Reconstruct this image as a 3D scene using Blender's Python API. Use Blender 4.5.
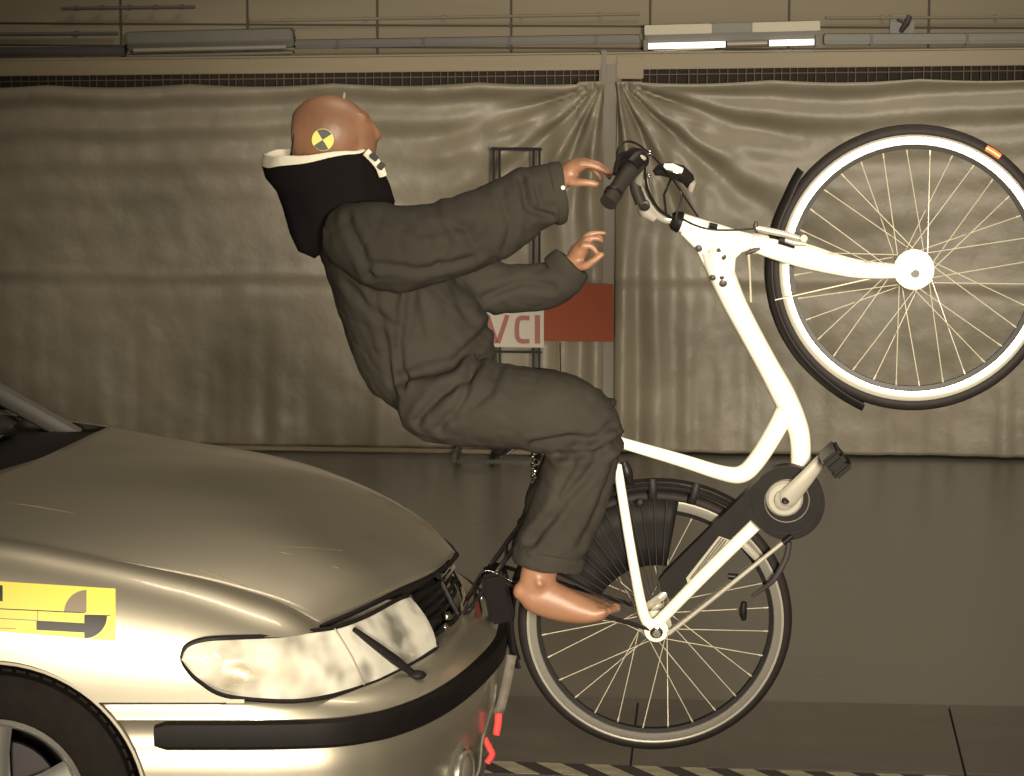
import bpy, bmesh, math, random
from mathutils import Vector, Matrix, noise
random.seed(7)
D = bpy.data
for o in list(D.objects): D.objects.remove(o, do_unlink=True)
SC = bpy.context.scene
COL = SC.collection
PI = math.pi

# ------------------------------------------------------------------ camera
FPX = 3000.0; CAMY = -7.35; CAMH = 2.455; TH = math.radians(10.2)
cd = D.cameras.new('camera'); cam = D.objects.new('camera', cd); COL.objects.link(cam)
cam.location = (0, CAMY, CAMH); cam.rotation_euler = (PI/2 - TH, 0, 0)
cd.sensor_fit = 'HORIZONTAL'; cd.sensor_width = 36.0; cd.lens = FPX/1024*36.0
cd.clip_start = 0.1; cd.clip_end = 200
SC.camera = cam

# ------------------------------------------------------------------ world, lamps, exposure
w = D.worlds.new('hall'); SC.world = w; w.use_nodes = True
bg = w.node_tree.nodes['Background']
bg.inputs[0].default_value = (1.0, 0.86, 0.68, 1); bg.inputs[1].default_value = 0.094

def lamp(name, loc, target, power, size, color=(1.0, 0.90, 0.68), spread=180):
    ld = D.lights.new(name, 'AREA'); ld.energy = power; ld.color = color
    ld.shape = 'RECTANGLE'; ld.size = size[0]; ld.size_y = size[1]; ld.spread = math.radians(spread)
    o = D.objects.new(name, ld); COL.objects.link(o); o.location = loc
    o.rotation_euler = (Vector(target) - Vector(loc)).to_track_quat('-Z', 'Y').to_euler()
    return o
def spot(name, loc, target, power, deg, blend, radius, color=(1.0, 0.885, 0.69)):
    ld = D.lights.new(name, 'SPOT'); ld.energy = power; ld.color = color
    ld.spot_size = math.radians(deg); ld.spot_blend = blend; ld.shadow_soft_size = radius
    o = D.objects.new(name, ld); COL.objects.link(o); o.location = loc
    o.rotation_euler = (Vector(target) - Vector(loc)).to_track_quat('-Z', 'Y').to_euler()
    return o
spot('test_lamp_right', (1.2, -7.2, 2.5), (0.80, 0.0, 1.46), 5700, 28, 1.0, 0.65)
spot('test_lamp_left', (-0.7, -6.5, 1.55), (-0.60, -0.85, 0.68), 2600, 20, 1.0, 0.45)
lamp('wall_fill_light', (1.4, 0.6, 6.5), (0.9, 4.2, 0.6), 165, (3.0, 1.0), (1.0, 0.865, 0.68))  # unseen fill light, added to brighten the top of the back wall

vs = SC.view_settings
vs.view_transform = 'Standard'; vs.look = 'None'; vs.gamma = 1.0; vs.use_curve_mapping = False
vs.exposure = 0.0

# ------------------------------------------------------------------ surveying helpers (photo sight lines -> real points)
_c, _s = math.cos(TH), math.sin(TH)
CAMP = Vector((0, CAMY, CAMH))
def ray(px, py):
    a = (px - 512)/FPX; b = (388 - py)/FPX
    return Vector((a, _c + b*_s, -_s + b*_c))
def U(px, py, Y):
    r = ray(px, py); return CAMP + r*((Y - CAMY)/r.y)
def UZ(px, py, Z):
    r = ray(px, py); return CAMP + r*((Z - CAMH)/r.z)
def UP(px, py, p0, n):
    r = ray(px, py); return CAMP + r*((p0 - CAMP).dot(n)/r.dot(n))

# ------------------------------------------------------------------ materials
def mat(name, col, rough=0.5, metal=0.0, var=0.0, vscale=8.0, vstretch=(1, 1, 1), bump=0.0, bscale=40.0,
        bstretch=(1, 1, 1), coat=0.0, spec=0.5, rvar=0.0, emis=None, estr=0.0, detail=4.0, sheen=0.0):
    m = D.materials.new(name); m.use_nodes = True
    nt = m.node_tree; N = nt.nodes; L = nt.links; p = N['Principled BSDF']
    p.inputs['Base Color'].default_value = (*col, 1); p.inputs['Roughness'].default_value = rough
    p.inputs['Metallic'].default_value = metal; p.inputs['Coat Weight'].default_value = coat
    p.inputs['Specular IOR Level'].default_value = spec
    p.inputs['Coat Roughness'].default_value = 0.06
    if sheen: p.inputs['Sheen Weight'].default_value = sheen
    if emis: p.inputs['Emission Color'].default_value = (*emis, 1); p.inputs['Emission Strength'].default_value = estr
    tc = N.new('ShaderNodeTexCoord')
    if var or rvar:
        mp = N.new('ShaderNodeMapping'); mp.inputs['Scale'].default_value = vstretch
        L.new(tc.outputs['Object'], mp.inputs[0])
        nz = N.new('ShaderNodeTexNoise'); nz.inputs['Scale'].default_value = vscale; nz.inputs['Detail'].default_value = detail
        L.new(mp.outputs[0], nz.inputs['Vector'])
        if var:
            rp = N.new('ShaderNodeValToRGB')
            rp.color_ramp.elements[0].position = 0.28; rp.color_ramp.elements[1].position = 0.72
            rp.color_ramp.elements[0].color = (*[max(0, c*(1-var)) for c in col], 1)
            rp.color_ramp.elements[1].color = (*[min(1, c*(1+var)) for c in col], 1)
            L.new(nz.outputs[0], rp.inputs[0]); L.new(rp.outputs[0], p.inputs['Base Color'])
        if rvar:
            mr = N.new('ShaderNodeMapRange'); mr.inputs[3].default_value = max(0.02, rough-rvar); mr.inputs[4].default_value = min(1, rough+rvar)
            L.new(nz.outputs[0], mr.inputs[0]); L.new(mr.outputs[0], p.inputs['Roughness'])
    if bump:
        mb = N.new('ShaderNodeMapping'); mb.inputs['Scale'].default_value = bstretch
        L.new(tc.outputs['Object'], mb.inputs[0])
        nb = N.new('ShaderNodeTexNoise'); nb.inputs['Scale'].default_value = bscale; nb.inputs['Detail'].default_value = 5
        L.new(mb.outputs[0], nb.inputs['Vector'])
        bp = N.new('ShaderNodeBump'); bp.inputs['Strength'].default_value = bump; bp.inputs['Distance'].default_value = 0.01
        L.new(nb.outputs[0], bp.inputs['Height']); L.new(bp.outputs[0], p.inputs['Normal'])
    return m

M = {}
M['floor'] = mat('floor_concrete', (0.105, 0.096, 0.076), 0.30, 0, 0.10, 2.5, bump=0.04, bscale=25, rvar=0.06, spec=0.6)
M['plate'] = mat('track_plate', (0.082, 0.074, 0.060), 0.42, 0, 0.16, 3.0, (1, 3, 1), bump=0.05, bscale=60, rvar=0.08)
M['joint'] = mat('joint_dark', (0.008, 0.007, 0.006), 0.8)
M['wall'] = mat('wall_panel', (0.145, 0.122, 0.082), 0.7, 0, 0.10, 2.0, (0.4, 1, 4))
M['wallback'] = mat('wall_gap', (0.05, 0.042, 0.03), 0.8)
M['beam'] = mat('beam_paint', (0.165, 0.132, 0.08), 0.55, 0, 0.10, 3, (0.5, 1, 5))
M['mesh'] = mat('mesh_wire', (0.12, 0.09, 0.06), 0.7)
M['void'] = mat('dark_gap', (0.02, 0.014, 0.01), 0.9)
M['tarp'] = mat('tarpaulin', (0.165, 0.143, 0.105), 0.46, 0, 0.13, 3.0, (1, 1, 1), bump=0.40, bscale=13, spec=0.5)
M['post'] = mat('post_grey', (0.13, 0.112, 0.088), 0.6, 0, 0.08, 5)
M['duct'] = mat('duct_grey', (0.085, 0.082, 0.068), 0.5, 0, 0.08, 5)
M['darkmetal'] = mat('dark_metal', (0.035, 0.028, 0.03), 0.5)
M['fixwhite'] = mat('reflector_cream', (0.27, 0.24, 0.175), 0.45)
M['fixgrey'] = mat('housing_grey', (0.06, 0.054, 0.046), 0.5)
M['tubelit'] = mat('tube_lit', (0.9, 0.9, 0.8), 0.4, emis=(1, 0.96, 0.82), estr=1.6)
M['tubeoff'] = mat('tube_dim', (0.20, 0.175, 0.14), 0.35)
M['hazy'] = mat('tape_yellow', (0.27, 0.24, 0.165), 0.5, 0, 0.3, 20)
M['hazb'] = mat('tape_black', (0.02, 0.018, 0.016), 0.5)
M['signw'] = mat('sign_white', (0.27, 0.245, 0.20), 0.5)
M['signr'] = mat('sign_red', (0.15, 0.034, 0.014), 0.7, spec=0.2)
M['letter'] = mat('letter_red', (0.15, 0.027, 0.018), 0.5)
M['blackpaint'] = mat('black_paint', (0.008, 0.006, 0.007), 0.6, spec=0.2)
# car
M['paint'] = mat('silver_paint', (0.44, 0.40, 0.315), 0.43, 0.82, 0.03, 400, coat=0.5)
M['rubber'] = mat('black_strip', (0.007, 0.0055, 0.005), 0.6, 0, 0.1, 30, spec=0.15)
M['tyre'] = mat('tyre_rubber', (0.011, 0.0085, 0.007), 0.8, 0, 0.2, 30, bump=0.2, bscale=80, spec=0.15)
M['well'] = mat('wheel_well', (0.012, 0.010, 0.009), 0.9)
M['alloy'] = mat('alloy', (0.62, 0.60, 0.55), 0.32, 0.9)
M['chrome'] = mat('chrome', (0.80, 0.78, 0.72), 0.10, 1.0)
M['reflector'] = mat('lamp_reflector', (0.62, 0.56, 0.44), 0.26, 0.5, 0.30, 9, bump=0.6, bscale=14)
M['glassdark'] = mat('car_glass', (0.05, 0.055, 0.04), 0.05, 0, spec=0.8, coat=0.5)
M['plastic'] = mat('black_plastic', (0.010, 0.008, 0.008), 0.55, 0, 0.2, 40, spec=0.2)
M['yellow'] = mat('sticker_yellow', (0.80, 0.70, 0.12), 0.5)
M['ink'] = mat('sticker_black', (0.018, 0.016, 0.016), 0.5)
M['inkgrey'] = mat('sticker_grey', (0.25, 0.20, 0.15), 0.5)
M['darkred'] = mat('dark_red_lens', (0.035, 0.004, 0.004), 0.6, spec=0.1)
M['redstrap'] = mat('red_strap', (0.62, 0.05, 0.05), 0.6)
M['greystrap'] = mat('grey_strap', (0.10, 0.086, 0.066), 0.6, 0, 0.3, 60)
# bike
M['white'] = mat('white_frame', (0.86, 0.82, 0.69), 0.32, coat=0.3)
M['bblack'] = mat('bike_black', (0.009, 0.0075, 0.007), 0.45, spec=0.25)
M['gloss'] = mat('gloss_black', (0.012, 0.010, 0.010), 0.14, coat=0.4)
M['case'] = mat('chain_case', (0.010, 0.008, 0.007), 0.5, 0, 0.2, 20, spec=0.2)
M['rim'] = mat('rim_alloy', (0.25, 0.233, 0.20), 0.30, 0.6)
M['spoke'] = mat('spoke_steel', (0.52, 0.47, 0.36), 0.35, 0.3)
M['silver'] = mat('silver_part', (0.46, 0.43, 0.36), 0.35, 0.4)
M['btyre'] = mat('bike_tyre', (0.014, 0.011, 0.010), 0.65, 0, 0.15, 40, spec=0.2)
M['grip'] = mat('grip_grey', (0.026, 0.022, 0.019), 0.6, spec=0.15)
M['orange'] = mat('orange_reflector', (0.75, 0.16, 0.03), 0.35)
M['net'] = mat('skirt_net', (0.009, 0.008, 0.007), 0.6, spec=0.12)
# dummy
M['skin'] = mat('dummy_skin', (0.26, 0.130, 0.075), 0.45, 0, 0.18, 11, bump=0.05, bscale=30)
M['suit'] = mat('grey_coverall', (0.035, 0.031, 0.0255), 0.80, 0, 0.12, 7, bump=0.15, bscale=30, spec=0.08)
M['hood'] = mat('black_hood', (0.010, 0.008, 0.0085), 0.9, spec=0.05, bump=0.2, bscale=30)
M['fleece'] = mat('white_fleece', (0.82, 0.76, 0.62), 0.85, bump=0.3, bscale=60)

def lens_mat():
    m = D.materials.new('clear_lens'); m.use_nodes = True
    nt = m.node_tree; N = nt.nodes; L = nt.links; out = N['Material Output']
    N.remove(N['Principled BSDF'])
    tr = N.new('ShaderNodeBsdfTransparent'); tr.inputs[0].default_value = (0.93, 0.91, 0.85, 1)
    gl = N.new('ShaderNodeBsdfGlossy'); gl.inputs['Roughness'].default_value = 0.04
    fr = N.new('ShaderNodeFresnel'); fr.inputs[0].default_value = 1.5
    mx = N.new('ShaderNodeMixShader')
    L.new(fr.outputs[0], mx.inputs[0]); L.new(tr.outputs[0], mx.inputs[1]); L.new(gl.outputs[0], mx.inputs[2])
    L.new(mx.outputs[0], out.inputs[0]); return m
M['lens'] = lens_mat()
def glare_lens_mat():
    # lamp glass: bright reflections put in as noise-placed whitish diffuse patches
    m = D.materials.new('glare_lens'); m.use_nodes = True
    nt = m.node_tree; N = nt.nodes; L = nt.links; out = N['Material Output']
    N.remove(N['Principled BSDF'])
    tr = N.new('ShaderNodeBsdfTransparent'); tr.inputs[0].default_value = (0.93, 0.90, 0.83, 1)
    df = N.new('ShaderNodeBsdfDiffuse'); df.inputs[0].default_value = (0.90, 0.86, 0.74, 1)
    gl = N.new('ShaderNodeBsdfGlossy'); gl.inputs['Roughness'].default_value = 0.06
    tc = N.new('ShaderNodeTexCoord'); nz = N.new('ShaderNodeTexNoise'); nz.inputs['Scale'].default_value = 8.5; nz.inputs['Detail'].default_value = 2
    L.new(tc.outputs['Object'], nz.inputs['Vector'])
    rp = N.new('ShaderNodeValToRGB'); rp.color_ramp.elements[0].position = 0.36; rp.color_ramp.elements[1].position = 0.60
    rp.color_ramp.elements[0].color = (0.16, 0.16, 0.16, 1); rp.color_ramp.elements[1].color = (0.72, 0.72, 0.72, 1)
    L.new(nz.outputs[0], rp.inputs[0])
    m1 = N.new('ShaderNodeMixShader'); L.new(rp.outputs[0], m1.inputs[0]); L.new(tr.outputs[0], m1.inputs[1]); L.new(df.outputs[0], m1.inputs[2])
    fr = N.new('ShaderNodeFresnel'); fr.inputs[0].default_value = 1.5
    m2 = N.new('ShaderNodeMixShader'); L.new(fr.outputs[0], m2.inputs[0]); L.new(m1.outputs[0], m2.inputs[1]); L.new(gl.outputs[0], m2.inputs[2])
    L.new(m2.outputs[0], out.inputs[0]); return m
M['glare'] = glare_lens_mat()
def glass_mat(name, tint):
    m = D.materials.new(name); m.use_nodes = True
    nt = m.node_tree; N = nt.nodes; L = nt.links; out = N['Material Output']
    N.remove(N['Principled BSDF'])
    tr = N.new('ShaderNodeBsdfTransparent'); tr.inputs[0].default_value = (*tint, 1)
    gl = N.new('ShaderNodeBsdfGlossy'); gl.inputs['Roughness'].default_value = 0.03
    fr = N.new('ShaderNodeFresnel'); fr.inputs[0].default_value = 1.5
    mx = N.new('ShaderNodeMixShader')
    L.new(fr.outputs[0], mx.inputs[0]); L.new(tr.outputs[0], mx.inputs[1]); L.new(gl.outputs[0], mx.inputs[2])
    L.new(mx.outputs[0], out.inputs[0]); return m
M['screen'] = glass_mat('windscreen_glass', (0.62, 0.68, 0.56))

# ------------------------------------------------------------------ mesh helpers
class MB:
    def __init__(s): s.v = []; s.f = []
    def add(s, vs, fs):
        n = len(s.v); s.v += [Vector(p) for p in vs]; s.f += [tuple(i+n for i in f) for f in fs]; return s
    def rings(s, rings, closed=True, cap=True, loop=False):
        n = len(rings[0]); vs = [p for r in rings for p in r]; fs = []
        R = len(rings)
        for i in range(R if loop else R-1):
            a = i*n; b = ((i+1) % R)*n
            for j in range(n if closed else n-1):
                k = (j+1) % n
                fs.append((a+j, a+k, b+k, b+j))
        if cap and not loop and closed:
            fs.append(tuple(range(n-1, -1, -1))); fs.append(tuple((R-1)*n+i for i in range(n)))
        return s.add(vs, fs)
    def tube(s, pts, r, seg=10, cap=True, round_end=False, ref=None):
        pts = [Vector(p) for p in pts]; n = len(pts)
        rr = r if isinstance(r, (list, tuple)) else [r]*n
        rr = [x if isinstance(x, (list, tuple)) else (x, x) for x in rr]
        tang = []
        for i in range(n):
            t = pts[min(i+1, n-1)] - pts[max(i-1, 0)]
            tang.append(t.normalized() if t.length > 1e-9 else Vector((0, 0, 1)))
        up = Vector(ref) if ref is not None else (Vector((0, 1, 0)) if abs(tang[0].y) < 0.9 else Vector((1, 0, 0)))
        rings = []
        if round_end:
            def ends(i, sgn):
                out = []
                for q in (0.35, 0.75):
                    out.append((pts[i] + tang[i]*sgn*rr[i][0]*math.sin(math.acos(1-q))*0.9, 1-q if q < 0.5 else 0.45))
                return out
        b = None
        frames = []
        for i in range(n):
            t = tang[i]
            b = (up if (b is None or ref is not None) else b)
            b = b - t*b.dot(t)
            if b.length < 1e-6: b = t.orthogonal()
            b.normalize(); a = b.cross(t)
            frames.append((a.copy(), b.copy()))
        def ring(c, fr, ra, rb): return [c + fr[0]*math.cos(2*PI*k/seg)*ra + fr[1]*math.sin(2*PI*k/seg)*rb for k in range(seg)]
        if round_end:
            for q, sc in ((0.85, 0.45), (0.5, 0.85)):
                rings.append(ring(pts[0] - tang[0]*rr[0][0]*q, frames[0], rr[0][0]*sc, rr[0][1]*sc))
        for i in range(n): rings.append(ring(pts[i], frames[i], rr[i][0], rr[i][1]))
        if round_end:
            for q, sc in ((0.5, 0.85), (0.85, 0.45)):
                rings.append(ring(pts[-1] + tang[-1]*rr[-1][0]*q, frames[-1], rr[-1][0]*sc, rr[-1][1]*sc))
        return s.rings(rings, True, cap)
    def box(s, c, size, mtx=None, bev=0.0):
        bm = bmesh.new(); bmesh.ops.create_cube(bm, size=1.0)
        for v in bm.verts: v.co = Vector((v.co.x*size[0], v.co.y*size[1], v.co.z*size[2]))
        if bev: bmesh.ops.bevel(bm, geom=bm.edges[:], offset=bev, segments=2, affect='EDGES')
        bm.verts.index_update()
        vs = [(mtx @ v.co if mtx else v.co) + Vector(c) for v in bm.verts]
        fs = [[v.index for v in f.verts] for f in bm.faces]; bm.free()
        return s.add(vs, fs)
    def lathe(s, prof, o, ax, seg=32, ref=(0.3, 0.1, 1), loop=False, a0=0, a1=2*PI, cap=True):
        o = Vector(o); ax = Vector(ax).normalized(); r = Vector(ref); r = (r - ax*r.dot(ax)).normalized(); q = ax.cross(r)
        full = abs(a1-a0-2*PI) < 1e-6
        rings = []
        for (h, rad) in prof:
            m = seg if full else seg+1
            rings.append([o + ax*h + (r*math.cos(a0+(a1-a0)*k/seg) + q*math.sin(a0+(a1-a0)*k/seg))*rad for k in range(m)])
        return s.rings(rings, full, cap=cap and full and not loop, loop=loop)
    def ell(s, c, rx, ry, rz, nu=20, nv=12, mtx=None):
        rings = []
        for i in range(1, nv):
            t = PI*i/nv
            rings.append([Vector((rx*math.sin(t)*math.cos(2*PI*k/nu), ry*math.sin(t)*math.sin(2*PI*k/nu), rz*math.cos(t))) for k in range(nu)])
        rings = [[(mtx @ p if mtx else p) + Vector(c) for p in r] for r in rings]
        return s.rings(rings)
    def prism(s, poly, n):
        poly = [Vector(p) for p in poly]; n = Vector(n); k = len(poly)
        vs = poly + [p+n for p in poly]
        fs = [tuple(range(k)), tuple(range(2*k-1, k-1, -1))] + [(i, i+k, (i+1) % k+k, (i+1) % k) for i in range(k)]
        return s.add(vs, fs)
    def grid(s, rows, flip=False):
        m = len(rows[0]); vs = [p for r in rows for p in r]; fs = []
        for i in range(len(rows)-1):
            for j in range(m-1):
                q = (i*m+j, i*m+j+1, (i+1)*m+j+1, (i+1)*m+j)
                fs.append(q[::-1] if flip else q)
        return s.add(vs, fs)

def mesh_of(name, mb, m, smooth=True, ang=40):
    me = D.meshes.new(name); me.from_pydata([tuple(p) for p in mb.v], [], mb.f)
    bm = bmesh.new(); bm.from_mesh(me); bmesh.ops.recalc_face_normals(bm, faces=bm.faces[:]); bm.to_mesh(me); bm.free()
    me.materials.append(M[m] if isinstance(m, str) else m)
    if smooth:
        me.polygons.foreach_set('use_smooth', [True]*len(me.polygons))
        me.set_sharp_from_angle(angle=math.radians(ang))
    return me
ORIG = {}
def link(o, parent=None, sub=False):
    COL.objects.link(o)
    if parent is not None:
        o.parent = parent
        if parent.name in ORIG: o.matrix_parent_inverse = Matrix.Translation(-ORIG[parent.name])
    return o
def obj(name, mb, m, parent=None, smooth=True, ang=40):
    """mesh given in room coordinates"""
    return link(D.objects.new(name, mesh_of(name, mb, m, smooth, ang)), parent)
def thing(name, loc, label, cat, group=None):
    o = D.objects.new(name, None); COL.objects.link(o); o.location = loc; o.empty_display_size = 0.1
    ORIG[o.name] = Vector(loc); tag(o, label, cat, group); return o
def tag(o, label, cat, group=None):
    o['label'] = label; o['category'] = cat
    if group: o['group'] = group
    return o
def struct(o): o['kind'] = 'structure'; return o
def solid(o, t, off=-1):
    md = o.modifiers.new('thickness', 'SOLIDIFY'); md.thickness = t; md.offset = off; return o
def crv(pts, n=8):
    """Catmull-Rom through points (any dimension, as tuples)"""
    P = [tuple(p) for p in pts]; out = []
    P = [tuple(2*a-b for a, b in zip(P[0], P[1]))] + P + [tuple(2*a-b for a, b in zip(P[-1], P[-2]))]
    for i in range(1, len(P)-2):
        for k in range(n):
            t = k/n; p0, p1, p2, p3 = P[i-1], P[i], P[i+1], P[i+2]
            out.append(tuple(0.5*(2*b + (c-a)*t + (2*a-5*b+4*c-d)*t*t + (3*b-a-3*c+d)*t**3) for a, b, c, d in zip(p0, p1, p2, p3)))
    out.append(P[-2]); return out
def lerp(a, b, t): return a + (b-a)*t
def table(tb, x):
    if x <= tb[0][0]: return tb[0][1]
    for (x0, y0), (x1, y1) in zip(tb, tb[1:]):
        if x <= x1:
            t = (x-x0)/(x1-x0); return y0 + (y1-y0)*t
    return tb[-1][1]
def smooth_table(tb, n=12): return crv(tb, n)

# ================================================================== the hall
W0 = UZ(200, 441, 0); W1 = UZ(900, 452, 0)
WD = (W1 - W0).normalized(); WN = Vector((WD.y, -WD.x, 0)).normalized()
if WN.y > 0: WN = -WN                     # towards the camera
def WP(px, py, off=0.0): return UP(px, py, W0 + WN*off, WN)
def wall_at(a, z, off=0.0): return W0 + WD*a + WN*off + Vector((0, 0, z))
def wa(p): return (p - W0).dot(WD)
WM = Matrix((WD, -WN, Vector((0, 0, 1)))).transposed()      # box axes along the wall

fl = MB().box((0, 0, -0.06), (24, 26, 0.10))
floor = struct(obj('floor', fl, 'floor', smooth=False))
# dark track plates with open joints
TE0, TE1 = UZ(512, 697.5, 0), UZ(1020, 708, 0)
YAW = math.atan2(TE1.y-TE0.y, TE1.x-TE0.x)
PY1 = TE0.y*math.cos(YAW); PY0 = PY1 - 0.66
xs = [0.285 + 0.90*k for k in range(-8, 8)]
pl = MB().box((0, 0, 0), (0.894, PY1-PY0-0.002, 0.012), bev=0.0015)
plm = mesh_of('floor_plate', pl, 'plate', False)
pl2m = mesh_of('floor_plate', MB().box((0, 0, 0), (0.894, 1.6, 0.012), bev=0.0015), 'plate', False)
trk = struct(obj('floor_track_bed', MB().box(Matrix.Rotation(YAW, 3, 'Z') @ Vector((0, PY1-1.95, -0.0085)), (17, 3.89, 0.005), Matrix.Rotation(YAW, 3, 'Z')), 'joint', smooth=False))
RZ = Matrix.Rotation(YAW, 4, 'Z')
for x in xs:
    for (me, yc) in ((plm, (PY0+PY1)/2), (pl2m, PY0-0.004-0.8), (pl2m, PY0-0.008-2.4)):
        o = D.objects.new('floor_plate', me); link(o, trk)
        o.matrix_basis = RZ @ Matrix.Translation((x+0.45, yc, -0.0002))
# hazard tape along the track
TA = UZ(507, 768, 0.0075); TB = UZ(880, 780, 0.0075); TD = (TB-TA).normalized(); TN = Vector((-TD.y, TD.x, 0))
tape = struct(obj('trim_1', MB().box(TA + TD*0.0 - Vector((0, 0, 0.0)), (16, 0.105, 0.003), Matrix.Rotation(math.atan2(TD.y, TD.x), 3, 'Z')), 'hazb', smooth=False))
st = MB().prism([(-0.075, -0.051, 0), (-0.008, -0.051, 0), (0.075, 0.051, 0), (0.008, 0.051, 0)], (0, 0, 0.0012))
stm = mesh_of('stripe', st, 'hazy', False)
for k in range(-30, 34):
    o = D.objects.new('stripe', stm); link(o, tape)
    o.matrix_basis = Matrix.Translation(TA + TD*(0.02 + k*0.130) + Vector((0, 0, 0.0016))) @ Matrix.Rotation(math.atan2(TD.y, TD.x), 4, 'Z') @ Matrix.Scale(-1, 4, (1, 0, 0))

# back wall of framed panels
WOFF = -0.30
wall = struct(obj('wall_back', MB().box(wall_at(1.0, 2.5, WOFF-0.08), (20, 0.12, 5.0), WM), 'wallback', smooth=False))
seams = [-20, 120, 247, 377, 511, 650, 789, 929, 1062]
av = [wa(WP(x, 10, WOFF)) for x in seams]
dz = av[4]-av[3]
av = [av[1]-dz*k for k in range(6, 1, -1)] + [av[1]-dz] + av[1:] + [av[-1]+dz*k for k in range(1, 6)]
zr = [WP(512, 90, WOFF).z, WP(512, 48, WOFF).z, WP(512, 26, WOFF).z, WP(512, -70, WOFF).z]
zr = [0.01, zr[0]-0.62, zr[0]] + zr[1:] + [zr[-1]+0.55, zr[-1]+1.1, zr[-1]+1.65]
for a0, a1 in zip(av, av[1:]):
    for z0, z1 in zip(zr, zr[1:]):
        obj('wall_panel', MB().box(wall_at((a0+a1)/2, (z0+z1)/2, WOFF-0.015), (a1-a0-0.010, 0.025, z1-z0-0.008), WM, 0.003), 'wall', wall, False)

# safety fence: rail, posts, wire mesh
def beam(name, p0, p1, hgt, dep, m, parent, bev=0.004):
    d = p1-p0; L = d.length; d.normalize(); n = WN; u = d.cross(n); u = u if u.z > 0 else -u
    mt = Matrix((d, -n, u)).transposed()
    return obj(name, MB().box((p0+p1)/2, (L, dep, hgt), mt, bev), m, parent, False)
fence = thing('safety_fence', wall_at(1.0, 0, -0.05), 'beige safety fence rail with dark wire mesh strip above the tarpaulins', 'fence')
beam('top_rail', WP(-850, 78, 0.01), WP(1950, 47, 0.01), 0.062, 0.05, 'beam', fence)
beam('lip_rail', WP(-850, 71.3, -0.05), WP(1950, 41.2, -0.05), 0.03, 0.05, 'beam', fence)
beam('back_strip', WP(-850, 90.7, -0.06), WP(1950, 61.3, -0.06), 0.075, 0.012, 'void', fence)
mb = MB()
a0, a1 = wa(WP(-840, 80, 0)), wa(WP(1940, 70, 0))
k = a0
p_l, p_r = WP(-850, 89.9, -0.02), WP(1950, 59.6, -0.02)
while k < a1:
    t = (k - wa(p_l))/(wa(p_r)-wa(p_l)); c = p_l.lerp(p_r, t)
    mb.tube([c - Vector((0, 0, 0.05)), c + Vector((0, 0, 0.035))], random.choice((0.002, 0.003, 0.0025)), 5)
    k += random.choice((0.030, 0.034, 0.04, 0.05))
mb.tube([p_l - Vector((0, 0, 0.004)), p_r - Vector((0, 0, 0.004))], 0.0028, 5)
wm = obj('wire_mesh', mb, 'mesh', fence); wm['kind'] = 'stuff'
for px in (609,):
    p = WP(px, 300, 0.0); t = WP(px, 62, 0.0)
    obj('post', MB().box(wall_at(wa(p), t.z/2, 0.012), (0.088, 0.05, t.z), WM, 0.006), 'post', fence, False)
for px in (-780, -240, 1300, 1880):
    p = WP(px, 300, 0.0); t = WP(px, 62, 0.0)
    obj('post', MB().box(wall_at(wa(p), t.z/2, -0.03), (0.07, 0.04, t.z), WM, 0.006), 'post', fence, False)
c = (WP(630, 67.5, 0.04))
obj('bracket', MB().box(c, (0.11, 0.02, 0.092), WM, 0.004), 'beam', fence, False)
obj('bracket', MB().box(WP(604, 70, 0.03), (0.022, 0.02, 0.16), WM, 0.003), 'post', fence, False)

# baseboard batten under the tarpaulins
struct(obj('baseboard_back', MB().box(wall_at((wa(WP(-400, 441, 0.165)) + wa(WP(545, 445, 0.165)))/2, 0.008, 0.165), (wa(WP(545, 445, 0.165)) - wa(WP(-400, 441, 0.165)), 0.02, 0.016), WM, 0.003), 'beam', smooth=False))

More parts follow.
